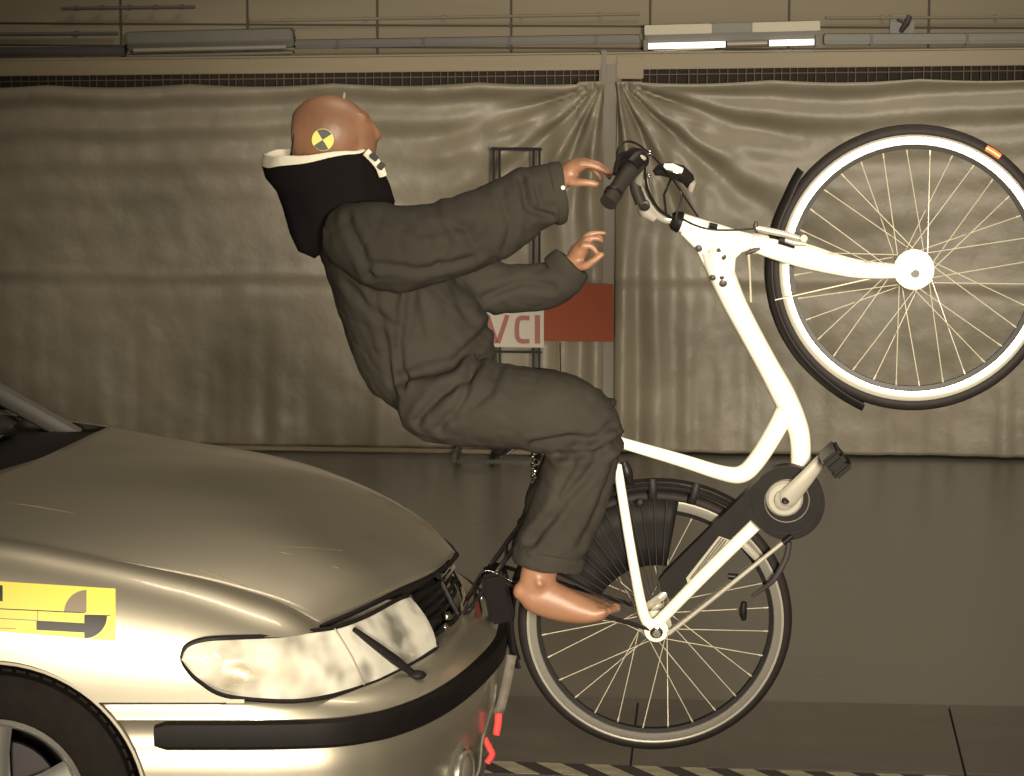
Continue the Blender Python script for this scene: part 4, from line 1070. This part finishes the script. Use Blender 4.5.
# crank set
ck = obj('crank_set', MB().lathe([(0.066, 0.046), (0.074, 0.046), (0.080, 0.040), (0.080, 0.028), (0.090, 0.026), (0.094, 0.018), (0.095, 0.010)], BP(785, 500, 0.085) - E3*0.085, E3, 36, E1), 'silver', bike)
obj('crank_arm', MB().tube([BP(788, 498, 0.092), BP(806, 478, 0.094), BP(821, 460, 0.096), BP(829, 449, 0.096)], [(0.026, 0.008), (0.020, 0.008), (0.015, 0.008), (0.011, 0.007)], 12, round_end=True, ref=E3), 'silver', ck)
obj('crank_bolt', MB().lathe([(0.094, 0.010), (0.099, 0.010), (0.100, 0.005)], BP(785.5, 500.5, 0.097) - E3*0.097, E3, 16, E1), 'chrome', ck)
obj('bolt_ring', MB().lathe([(0.093, 0.011), (0.098, 0.0125), (0.093, 0.014)], BP(785.5, 500.5, 0.095) - E3*0.095, E3, 20, E1, loop=True), 'darkmetal', ck)
def pedal(c, sgn):
    mt = Matrix((E1, E3, E2)).transposed() @ Matrix.Rotation(0.25, 3, 'Y')
    p = obj('pedal', MB().box(c + E3*sgn*0.052, (0.048, 0.09, 0.034), mt, 0.008), 'bblack', bike, False)
    for k in (-1, 1):
        obj('pedal_tread', MB().box(c + E3*sgn*0.052 + mt @ Vector((0, 0, 0.021*k)), (0.054, 0.094, 0.020), mt, 0.007), 'bblack', p, False)
    obj('pedal_axle', MB().tube([c, c + E3*sgn*0.05], 0.008, 8), 'silver', p)
pedal(BP(833, 454, 0.100), 1)
pf = BP(787, 500) + (BP(787, 500)-BP(829, 451)) - E3*0.085
obj('crank_arm', MB().tube([BP(787, 500) - E3*0.07, pf], [(0.020, 0.008), (0.012, 0.007)], 10, round_end=True, ref=E3), 'silver', ck)
pedal(pf - E3*0.01, -1)
# kickstand, cable by the rear rim
ks = bt('kickstand', [(668, 634, 0.075, 2.6), (700, 609, 0.078, 2.4), (745, 573, 0.08, 2.4), (786, 540, 0.08, 2.2)], 'silver')
bt('kickstand_foot', [(783, 543, 0.08, 3), (792, 536, 0.08, 3)], 'bblack', ks)
lk = bt('lock_cable', [(789, 542, 0.06, 3), (786, 558, 0.06, 3.2), (775, 578, 0.06, 3), (764, 588, 0.055, 2.4), (752, 596, 0.05, 1.8)], 'darkmetal')
bt('lock_end', [(744, 602, 0.05, 3), (743, 612, 0.05, 4), (744, 620, 0.05, 2.5)], 'bblack', lk)
bt('lock_end', [(728, 576, 0.05, 3), (738, 577, 0.05, 3.4)], 'bblack', lk)
bt('seat_lug', [(624, 462, 0.01, 4), (627, 472, 0.015, 5.5), (630, 482, 0.015, 3.5)], 'bblack')
# seat post and saddle
sp = bt('seat_post', [(600, 437, 0, 5), (560, 428, 0, 5), (540, 426, 0, 5)], 'silver')
sb = MB()
# saddle: wide rear, narrow nose
rings = []
sdl = BP(523, 412)      # saddle centre in bicycle frame
for (u_, wd, h) in ((-0.115, 0.05, 0.02), (-0.10, 0.085, 0.034), (-0.07, 0.10, 0.04), (-0.02, 0.085, 0.036), (0.03, 0.05, 0.030), (0.07, 0.030, 0.026), (0.10, 0.024, 0.022), (0.112, 0.012, 0.012)):
    c = sdl + E1*u_
    rings.append([c + E3*wd*math.cos(2*PI*k/16) + E2*h*(math.sin(2*PI*k/16) if math.sin(2*PI*k/16) > 0 else 0.6*math.sin(2*PI*k/16)) for k in range(16)])
sd = obj('saddle', MB().rings(rings), 'bblack', bike)
for s_ in (-1, 1):
    obj('saddle_rail', MB().tube([sdl + E1*-0.10 + E3*0.05*s_ - E2*0.02, sdl + E1*-0.02 + E3*0.025*s_ - E2*0.05, sdl + E1*0.09 + E3*0.012*s_ - E2*0.02], 0.004, 6), 'bblack', sd)
hx = []
for s_, (px, py) in ((1, (533.5, 464)),):
    a, b = BP(533.5, 452, 0.10), BP(534.5, 482, 0.10)
    hx = [a.lerp(b, k/60) + E1*0.012*math.cos(k*2*PI/12) + E3*0.012*math.sin(k*2*PI/12) for k in range(61)]
    obj('saddle_spring', MB().tube(hx, 0.0032, 6), 'chrome', sd)
obj('spring_plate', MB().tube([BP(531, 452.5, 0.10), BP(537, 453.5, 0.10)], 0.007, 8), 'chrome', sd)
# handlebar, stem, grips
hs = obj('headset', MB().tube([BP(671, 219.5), BP(674, 220.3), BP(680, 222.3), BP(682, 223)], [0.017, 0.024, 0.027, 0.022], 18), 'bblack', bike)
stem = bt('stem', [(674, 220, 0, 4.4), (664, 218.5, 0, 4.4), (656, 213, 0.01, 4.4), (649.5, 200, 0.02, 4.2), (645, 187, 0.03, 4.2), (643, 176, 0.03, 4.5)], 'silver', seg=14)
obj('stem_clamp', MB().tube([BP(642, 203, 0.02), BP(646, 211, 0.015), BP(654, 217, 0.01)], [(0.016, 0.022), (0.020, 0.022), (0.013, 0.02)], 12), 'silver', stem)
obj('clamp_bolt', MB().lathe([(-0.01, 0.013), (0.006, 0.013), (0.008, 0.006)], BP(644.7, 205.5, 0.05), E3, 14, E1), 'bblack', stem)
obj('bolt_cap', MB().lathe([(0.004, 0.008), (0.010, 0.007)], BP(644.7, 205.5, 0.05), E3, 12, E1), 'chrome', stem)
hb = obj('handlebar', MB().tube(crv([tuple(BP(x, y, o)) for x, y, o in ((610, 202, 0.30), (622, 183, 0.24), (634, 164, 0.17), (640, 170, 0.10), (638, 186, 0.04), (638, 190, 0.0), (640, 183, -0.06), (643, 165, -0.12), (634, 152, -0.2), (628, 158, -0.28))], 6), 0.0115, 12), 'silver', bike)
obj('bar_sleeve', MB().tube([BP(634, 176, 0.05), BP(636, 190, 0.055), BP(641, 203, 0.06)], [(0.014, 0.016)]*3, 12), 'grip', hb)
gp = obj('grip', MB().tube([BP(636, 164, 0.175), BP(628, 173, 0.20), BP(620, 184, 0.24), BP(612, 197, 0.285), BP(608, 203, 0.30)], [0.023, 0.021, 0.019, 0.020, 0.021], 14), 'grip', hb)
obj('grip_ring', MB().lathe([(-0.004, 0.0225), (0.004, 0.0225), (0.004, 0.019), (-0.004, 0.019)], BP(613, 194, 0.275), BP(608, 203, 0.30)-BP(620, 184, 0.24), 18, E1, loop=True), 'bblack', hb)
obj('grip', MB().tube([BP(634, 154, -0.19), BP(627, 160, -0.26), BP(622, 168, -0.30)], 0.018, 12, round_end=True), 'grip', hb)
obj('shifter', MB().tube([BP(640, 158, 0.15), BP(633, 163, 0.175), BP(628, 168, 0.195)], [0.026, 0.029, 0.025], 16), 'bblack', hb)
lv = obj('brake_lever', MB().tube(crv([tuple(BP(x, y, o)) for x, y, o in ((640, 157, 0.16), (630, 154, 0.19), (621, 156, 0.22), (617, 164, 0.25), (615, 174, 0.27))], 5), [(0.008, 0.006)]*21, 8), 'bblack', hb)
obj('lever_clamp', MB().ell(BP(639.5, 157.5, 0.18), 0.017, 0.010, 0.008, 12, 8, Matrix.Rotation(0.2, 3, 'Y')), 'silver', hb)
obj('lever_bolt', MB().ell(BP(649.5, 153.5, 0.16), 0.008, 0.008, 0.008, 10, 8), 'chrome', hb)
obj('lever_bolt', MB().ell(BP(648.7, 176, 0.06), 0.006, 0.006, 0.006, 10, 8), 'chrome', hb)
def cable(pts, r=0.0026):
    obj('cable', MB().tube(crv([tuple(BP(*p)) for p in pts], 7), r, 6), 'bblack', hb)
cable([(617, 160, 0.25), (619, 147, 0.23), (627, 141.5, 0.20), (637, 144, 0.17), (649, 153, 0.14), (660, 164, 0.08), (670, 176, 0.04), (680, 190, 0.03), (698, 217, 0.02)])
cable([(645, 160, 0.14), (645, 175, 0.10), (648, 190, 0.07), (658, 208, 0.05), (672, 218, 0.035)], 0.0034)
cable([(676, 180, 0.02), (681, 192, 0.03), (681, 202, 0.03), (677, 212, 0.03), (676, 220, 0.03)])
# head lamp in front of the bar
mt = Matrix.Rotation(math.radians(14), 3, 'Y')
hlp = obj('front_lamp', MB().tube([BP(654, 173, 0.0), BP(659, 170, 0.0), BP(668, 169.5, 0.0), (BP(680, 173, 0.0)), BP(688, 179, 0.0), BP(691, 186, 0)], [(0.008, 0.014), (0.014, 0.026), (0.019, 0.033), (0.021, 0.033), (0.017, 0.028), (0.012, 0.02)], 16), 'gloss', bike)
obj('lamp_highlight', MB().tube([BP(664, 166.5, 0.020), BP(672, 167, 0.022), BP(682, 171, 0.022)], [(0.008, 0.014), (0.010, 0.018), (0.008, 0.014)], 12), 'white', hlp)  # white piece standing in for the highlight on the black lamp
obj('lamp_lens', MB().tube([BP(686, 177, 0.0), BP(691, 184, 0), BP(690.5, 191, 0)], [(0.015, 0.026), (0.014, 0.024), (0.007, 0.016)], 12), 'silver', hlp)
obj('lamp_bracket', MB().tube([BP(672, 176, 0), BP(664, 195, 0), BP(666, 214, 0), BP(675, 219, 0)], 0.003, 6), 'gloss', hlp)

# ================================================================== the dummy
DY = 0.02
dl = 'crash test dummy in dark grey coverall and black hood, arms reaching for the handlebar'
dummy = thing('crash_test_dummy', (-0.2, 0, 0), dl, 'dummy')
SS = 402.0
def dt(mb, pts, n=6, seg=20, round_end=True):
    """limb: pts (px, py, Y, r_px in view, r_m in depth)"""
    P = crv([(*U(p[0], p[1], p[2]), p[3]/SS, p[4]) for p in pts], n)
    mb.tube([p[:3] for p in P], [(p[3], p[4]) for p in P], seg, round_end=round_end, ref=(0, 1, 0)); return mb
def remesh(name, mb, vox, it, m, parent, disp=None):
    me = D.meshes.new(name+'_tmp'); me.from_pydata([tuple(p) for p in mb.v], [], mb.f)
    bm = bmesh.new(); bm.from_mesh(me); bmesh.ops.recalc_face_normals(bm, faces=bm.faces[:]); bm.to_mesh(me); bm.free()
    o = D.objects.new(name+'_tmp', me); COL.objects.link(o)
    r = o.modifiers.new('r', 'REMESH'); r.mode = 'VOXEL'; r.voxel_size = vox
    s_ = o.modifiers.new('s', 'SMOOTH'); s_.iterations = it; s_.factor = 0.5
    dg = bpy.context.evaluated_depsgraph_get(); ev = o.evaluated_get(dg)
    out = D.meshes.new_from_object(ev); out.name = name
    D.objects.remove(o, do_unlink=True); D.meshes.remove(me)
    if disp:
        nn = [v.normal.copy() for v in out.vertices]
        for v, n_ in zip(out.vertices, nn): v.co += n_*disp(v.co, n_)
    out.materials.clear(); out.materials.append(M[m])
    out.polygons.foreach_set('use_smooth', [True]*len(out.polygons))
    ob = D.objects.new(name, out); return link(ob, parent)
# --- body
bd = MB()
dt(bd, [(345, 215, DY, 28, 0.09), (370, 260, DY, 36, 0.13), (405, 320, DY, 42, 0.14), (435, 380, DY, 40, 0.15), (445, 405, DY, 30, 0.14)])
dt(bd, [(338, 160, DY, 22, 0.055), (345, 190, DY, 22, 0.06), (352, 215, DY, 26, 0.08)])                     # neck
hc = U(332, 138, DY)
bd.ell(hc + Vector((-0.005, 0, 0.008)), 0.102, 0.078, 0.098, 28, 18, Matrix.Rotation(math.radians(18), 3, 'Y'))
dt(bd, [(345, 118, DY, 18, 0.055), (356, 135, DY, 20, 0.055), (358, 155, DY, 18, 0.048), (362, 172, DY, 13, 0.036)])   # face and jaw
dt(bd, [(366, 121, DY, 5, 0.022), (375, 130, DY, 3.6, 0.013), (378, 136, DY, 3.6, 0.013), (373, 139, DY, 4, 0.014)], seg=12)  # nose
dt(bd, [(361, 118, DY-0.028, 5, 0.016), (363, 118, DY, 5.5, 0.02), (361, 118, DY+0.028, 5, 0.016)], seg=10)     # brow
dt(bd, [(371, 147, DY-0.014, 3.4, 0.01), (373, 147, DY+0.014, 3.4, 0.01)], seg=8)                               # lips
dt(bd, [(370, 152, DY-0.012, 3.2, 0.01), (371, 152, DY+0.012, 3.2, 0.01)], seg=8)
dt(bd, [(368, 164, DY, 7, 0.02), (370, 168, DY, 6, 0.018)], seg=10)                                           # chin
# near arm and hand
NYA, FYA = -0.20, 0.20
dt(bd, [(362, 238, -0.13, 17, 0.045), (410, 245, -0.20, 20, 0.048), (470, 232, -0.22, 17, 0.042), (530, 203, -0.20, 13, 0.034), (558, 183, -0.18, 9.5, 0.028), (570, 175, -0.175, 9.5, 0.032)])
dt(bd, [(562, 178, -0.175, 9, 0.028), (573, 167.5, -0.172, 8.5, 0.036), (584, 163.5, -0.172, 6.5, 0.040)], seg=16)
for q, (y_, pts) in enumerate(((-0.205, [(580, 164), (592, 165.5), (602, 169.5), (608, 173)]), (-0.183, [(582, 162), (596, 163.5), (606, 169.5), (612, 175)]),
                               (-0.160, [(582, 162.5), (596, 164), (605, 171), (609.5, 178)]), (-0.138, [(580, 164.5), (591, 168), (598, 174), (601, 180)]))):
    dt(bd, [(px, py, y_, r_, r_/SS) for (px, py), r_ in zip(pts, (3.6, 3.4, 3.1, 2.6))], seg=10)
dt(bd, [(565, 180, -0.195, 5, 0.014), (574, 182.5, -0.205, 4.6, 0.012), (586, 182.5, -0.212, 4.2, 0.0105), (597, 184.5, -0.214, 3.3, 0.009)], seg=12)
# far arm and hand
dt(bd, [(372, 232, 0.17, 22, 0.05), (430, 262, 0.21, 20, 0.048), (490, 283, 0.22, 16, 0.042), (545, 278, 0.21, 11, 0.034), (570, 264, 0.20, 9, 0.028), (577, 256, 0.20, 9.5, 0.030)])
dt(bd, [(573, 262, 0.20, 9, 0.028), (579, 252, 0.20, 9.5, 0.036), (585, 244, 0.20, 7, 0.038)], seg=16)
for y_, pts in ((0.165, [(583, 246), (590, 246), (595, 250), (597, 255)]), (0.188, [(582, 243), (590, 238.5), (598, 238.5), (602, 241)]),
                (0.211, [(581, 242), (588, 235), (597, 233), (605, 233.5)]), (0.234, [(581, 243), (588, 237), (596, 236), (602, 238)])):
    dt(bd, [(px, py, y_, r_, r_/SS) for (px, py), r_ in zip(pts, (3.6, 3.3, 3.0, 2.5))], seg=10)
dt(bd, [(576, 266, 0.18, 5, 0.014), (585, 266, 0.165, 4.6, 0.012), (593, 261, 0.16, 4.0, 0.0105), (602, 254.5, 0.158, 3.2, 0.009)], seg=12)
# legs and feet
LN, LF = -0.185, 0.14
def leg(Y, dx, dy, hipY):
    dt(bd, [(445+dx*0.2, 402+dy*0.2, hipY, 32, 0.085), (500+dx*0.5, 407+dy*0.5, (Y+hipY)/2, 30, 0.08), (560+dx, 414+dy, Y, 25, 0.068), (592+dx, 426+dy, Y, 21, 0.055), (585+dx, 450+dy, Y, 20, 0.055), (566+dx, 500+dy, Y, 21, 0.055), (546+dx, 545+dy, Y, 18, 0.042), (539+dx, 572+dy, Y, 18, 0.038), (537+dx, 588+dy, Y, 18, 0.036)])
    dt(bd, [(522+dx, 591+dy, Y, 10, 0.026), (532+dx, 594+dy, Y, 17, 0.034), (551+dx, 600+dy, Y, 19, 0.036), (571+dx, 607+dy, Y, 16.5, 0.040), (589+dx, 611+dy, Y, 12.5, 0.044), (600+dx, 612+dy, Y, 8.5, 0.044)], seg=18)
    for k, (yo, tx, ty, r_) in enumerate(((-0.034, 604, 612, 4.2), (-0.018, 609, 611, 4.2), (-0.001, 612, 610.5, 4.4), (0.017, 614, 609.5, 4.6), (0.036, 616, 608, 6.0))):
        dt(bd, [(594+dx, 612+dy, Y+yo*0.9, r_, r_/SS), (tx+dx, ty+dy, Y+yo*1.02, r_*0.9, r_/SS*0.95)], seg=10, n=3)
    dt(bd, [(538+dx, 581+dy, Y-0.034, 4.5, 0.010), (540+dx, 584+dy, Y-0.036, 4.5, 0.010)], seg=10, n=2)        # ankle bone
leg(LN, 0, 0, -0.10)
leg(LF, -2, -6, 0.10)
body = remesh('body', bd, 0.0052, 3, 'skin', dummy)
XCUT = U(293, 130, DY).x
for v in body.data.vertices:                      # flat machined back of the head
    if v.co.z > U(320, 175, DY).z and v.co.x < XCUT: v.co.x = XCUT + (v.co.x-XCUT)*0.3
qf = (XCUT + 0.006 - (hc.x-0.005))/0.103; kf = math.sqrt(1-qf*qf)
obj('skull_seam', MB().tube([Vector((XCUT + 0.006 + 0.012*math.cos(t), hc.y + 0.0795*kf*math.sin(t), hc.z + 0.008 + 0.0985*kf*math.cos(t)*1.0)) for t in [2*PI*k/36 for k in range(37)]], 0.0028, 6), 'darkmetal', body)
# --- coverall
su = MB()
dt(su, [(343, 203, DY, 26, 0.14), (353, 226, DY, 38, 0.185), (372, 262, DY, 48, 0.20), (397, 303, DY, 60, 0.195), (418, 338, DY, 69, 0.185), (434, 368, DY, 66, 0.185), (445, 395, DY, 48, 0.185), (452, 408, DY, 30, 0.16)], seg=28)
dt(su, [(338, 232, -0.13, 27, 0.07), (362, 238, -0.17, 38, 0.088), (400, 248, -0.20, 42, 0.09), (450, 239, -0.22, 38, 0.085), (500, 220, -0.21, 36, 0.078), (530, 202, -0.19, 32, 0.072), (550, 194, -0.185, 30, 0.066), (562, 192, -0.18, 29, 0.062)], seg=24, round_end=False)
dt(su, [(372, 236, 0.17, 36, 0.07), (430, 265, 0.21, 34, 0.08), (490, 286, 0.22, 27, 0.072), (530, 288, 0.215, 26, 0.068), (555, 282, 0.205, 25, 0.062), (567, 271, 0.20, 23, 0.056), (572, 265, 0.20, 21, 0.05)], seg=24, round_end=False)
for (Y, dx, dy, hipY) in ((LN, 0, 0, -0.10), (LF, -2, -6, 0.10)):
    dt(su, [(435+dx*.2, 398+dy*.2, hipY, 44, 0.115), (470+dx*.3, 404+dy*.3, lerp(hipY, Y, .4), 43, 0.115), (520+dx*.6, 408+dy*.6, lerp(hipY, Y, .8), 41, 0.105), (565+dx, 414+dy, Y, 38, 0.095), (588+dx, 423+dy, Y, 33, 0.088)], seg=24)
    dt(su, [(591+dx, 424+dy, Y, 34, 0.088), (586+dx, 448+dy, Y, 35, 0.09), (576+dx, 480+dy, Y, 36, 0.092), (563+dx, 515+dy, Y, 36, 0.09), (552+dx, 543+dy, Y, 35, 0.082), (547+dx, 560+dy, Y, 34, 0.078), (546+dx, 566+dy, Y, 32, 0.072)], seg=24, round_end=False)
CREASE = [  # fold valleys seen on the near side: polyline, depth (m), half width (m)
    ([(602, 452), (565, 500), (532, 545)], 0.010, 0.010), ([(575, 462), (548, 515), (522, 552)], 0.007, 0.009), ([(617, 462), (598, 510), (582, 548)], 0.008, 0.010),
    ([(622, 440), (596, 452), (560, 456)], 0.012, 0.009), ([(535, 448), (568, 438), (606, 440)], 0.009, 0.010), ([(612, 425), (585, 446)], 0.007, 0.009),
    ([(418, 425), (440, 395), (478, 372)], 0.011, 0.010), ([(440, 432), (462, 402), (470, 376)], 0.009, 0.009), ([(455, 420), (490, 390), (500, 374)], 0.006, 0.010),
    ([(485, 345), (450, 372), (400, 385)], 0.012, 0.011), ([(402, 300), (396, 345), (402, 392)], 0.009, 0.009), ([(372, 300), (384, 350), (388, 392)], 0.006, 0.009),
    ([(420, 310), (430, 350)], 0.005, 0.012), ([(455, 300), (470, 335)], 0.005, 0.012), ([(345, 290), (372, 320), (392, 330)], 0.006, 0.010),
    ([(520, 182), (528, 205), (550, 217)], 0.011, 0.008), ([(535, 186), (541, 204), (553, 208)], 0.006, 0.006), ([(500, 195), (512, 225), (505, 250)], 0.006, 0.010),
    ([(380, 218), (420, 232), (470, 222)], 0.006, 0.012), ([(372, 262), (420, 268), (472, 256)], 0.007, 0.010), ([(440, 212), (468, 228), (480, 252)], 0.006, 0.010),
    ([(348, 222), (362, 250), (370, 275)], 0.009, 0.010), ([(430, 205), (450, 240), (440, 262)], 0.005, 0.010), ([(486, 300), (520, 282), (552, 288)], 0.008, 0.010)]
CR3 = []
for pts, dep, wd in CREASE:
    yy = 0.14 if pts[0] == (486, 300) else -0.26
    CR3.append(([((U(x, y, yy).x), (U(x, y, yy).z)) for x, y in pts], dep, wd))
def segd(px, pz, a, b):
    dx, dz_ = b[0]-a[0], b[1]-a[1]; t = ((px-a[0])*dx + (pz-a[1])*dz_)/(dx*dx+dz_*dz_); tc = max(0, min(1, t))
    return math.hypot(px-a[0]-dx*tc, pz-a[1]-dz_*tc)
def rid(x): return 1-abs(x)*2
def wrinkle(p, n):
    d = 0.006*noise.noise(p*5.0)
    q = Vector((p.x*9 + p.z*7, p.y*5, p.z*13 - p.x*8))
    d -= 0.006*max(0, rid(noise.noise(q*0.8)) - 0.55)
    q2 = Vector((p.x*16 + p.z*14, p.y*9, p.z*8 - p.x*7))
    d -= 0.004*max(0, rid(noise.noise(q2*0.9 + Vector((3, 7, 1)))) - 0.55)
    d += 0.0012*noise.noise(p*38)
    if n.y < 0.1:
        jx, jz = p.x + 0.008*noise.noise(p*11), p.z + 0.008*noise.noise(p*11 + Vector((5, 5, 5)))
        for pts, dep, wd in CR3:
            m_ = min(segd(jx, jz, a, b) for a, b in zip(pts, pts[1:]))
            if m_ < wd*5: d += -dep*math.exp(-(m_/wd)**2) + dep*0.55*math.exp(-((m_-2.1*wd)/(wd*1.3))**2)
    return d
cov = remesh('coverall', su, 0.0065, 3, 'suit', dummy, wrinkle)
# cuffs
def cuff(name, pts, dep, m='suit'):
    mb = MB(); P = [(*U(p[0], p[1], p[2]), p[3]/SS) for p in pts]
    mb.tube([p[:3] for p in P], [(p[3], dep) for p in P], 26, ref=(0, 1, 0)); return remesh(name, mb, 0.006, 4, m, cov, lambda p, n: 0.006*noise.noise(p*16))
cuff('sleeve_cuff', [(549, 194.5, -0.186, 30.5), (556, 193, -0.183, 31.5), (563, 192, -0.18, 30)], 0.066)
cuff('sleeve_cuff', [(561, 275, 0.205, 24), (567, 269, 0.20, 24), (573, 262, 0.20, 22.5)], 0.056)
cuff('trouser_hem', [(550.5, 548, LN, 35.5), (548, 557, LN, 36.5), (546, 566, LN, 35.5)], 0.082)
cuff('trouser_hem', [(548.5, 542, LF, 35), (546, 551, LF, 36), (544, 560, LF, 34.5)], 0.08)
obj('cuff_button', MB().lathe([(0, 0.005), (0.004, 0.005), (0.005, 0.002)], U(563, 187.5, -0.252), (0, -1, 0), 12, (0, 0, 1)), 'fleece', cov)
# --- skull cap, target, head bolt
cap = MB(); rings = []
RT = Matrix.Rotation(math.radians(18), 3, 'Y'); cc_ = hc + Vector((-0.005, 0, 0.008))
for k in range(10):
    t = lerp(0.12, 0.98, k/9)           # dome over the back of the head
    rings.append([cc_ + Matrix.Rotation(math.radians(6), 3, 'Y') @ Vector((-0.105*math.cos(t), 0.0805*math.sin(t)*math.sin(2*PI*j/28), 0.101*math.sin(t)*math.cos(2*PI*j/28))) for j in range(28)])
rings = [[Vector((XCUT + (p.x-XCUT)*0.3 if p.x < XCUT else p.x, p.y, p.z)) for p in r] for r in rings]
cap.rings(rings); obj('skull_cap', cap, 'skin', dummy)
tc_ = UP(322.7, 139.8, U(323, 140, DY-0.0785), Vector((0.05, -1, 0.06)).normalized())
tn = Vector((0.05, -1, 0.06)).normalized(); tu = Vector((0, 0, 1)); tu = (tu - tn*tu.dot(tn)).normalized(); tv = tu.cross(tn); tv = tv if tv.x > 0 else -tv
tg = obj('target_sticker', MB().lathe([(-0.012, 0.0270), (0.0, 0.0270), (0.0008, 0.0262)], tc_, tn, 40, (0, 0, 1)), 'yellow', dummy)
tg['label'] = 'round yellow and black target sticker on the head'
for base in (0.22, 0.22+PI):
    pts = [tc_ + tn*0.0009] + [tc_ + tn*0.0009 + (tu*math.cos(base - PI/4 + PI/2*k/12) + tv*math.sin(base - PI/4 + PI/2*k/12))*0.0258 for k in range(13)]
    obj('black_quadrant', MB().prism(pts, tn*0.0008), 'ink', tg, False)
hb_ = U(343, 96.5, DY)
obj('head_bolt', MB().tube([hb_ - Vector((0, 0, 0.012)), hb_ + Vector((0.004, 0, 0.010))], [0.005, 0.0035], 8), 'silver', dummy)
# --- hood: black shell with white fleece inside
lev = [  # (centre px, py, half width px, half depth m, drop of the right end in px)
    (317, 157, 53.5, 0.126, -9), (320, 165, 57, 0.136, -4), (327, 181, 60.5, 0.140, 4), (335, 195, 58, 0.136, 6), (338, 212, 53, 0.13, 3), (335, 229, 45, 0.12, -4), (330, 242, 31, 0.10, -8), (328, 249, 14, 0.07, -8)]
def hring(cx, cy, hw, dep, tilt, sc=1.0, dn=0.0, lift=0.0):
    c = U(cx, cy, DY); out = []
    for k in range(48):
        t = 2*PI*k/48; x = math.cos(t); y = math.sin(t)
        nz = 1 + 0.07*noise.noise(Vector((x*2.2, y*2.2, cy*0.06)))
        out.append(c + Vector((x*hw/SS*sc*nz, y*dep*sc*nz, -(tilt*x)/SS - dn + lift*(1-x)/2 + 0.006*noise.noise(Vector((x*1.7, y*1.7, 3))))))
    return out
shell = [hring(*l) for l in lev]
hd = obj('hood', MB().rings(shell, True, False), 'hood', dummy, ang=70)
lin = [hring(*lev[0], 1.0, 0.0), hring(*lev[0], 1.0, 0.0, 0.016), hring(*lev[0], 0.97, -0.003, 0.026), hring(*lev[0], 0.90, -0.003, 0.026), hring(*lev[0], 0.84, 0.004, 0.01), hring(*lev[1], 0.74, 0.03), hring(*lev[2], 0.62, 0.05)]
obj('fleece_lining', MB().rings(lin, True, False), 'fleece', hd, ang=70)
# chin strap
obj('chin_strap', MB().tube(crv([tuple(U(*p)) for p in ((366, 152, -0.06), (374, 160, -0.07), (380, 168, -0.07), (383, 176, -0.06))], 4), [(0.010, 0.004)]*13, 8), 'fleece', hd)
obj('strap_buckle', MB().box(U(374, 157, -0.078), (0.022, 0.010, 0.014), Matrix.Rotation(0.7, 3, 'Y'), 0.002), 'bblack', hd, False)
obj('strap_buckle', MB().box(U(381, 166, -0.078), (0.016, 0.010, 0.018), Matrix.Rotation(0.7, 3, 'Y'), 0.002), 'bblack', hd, False)
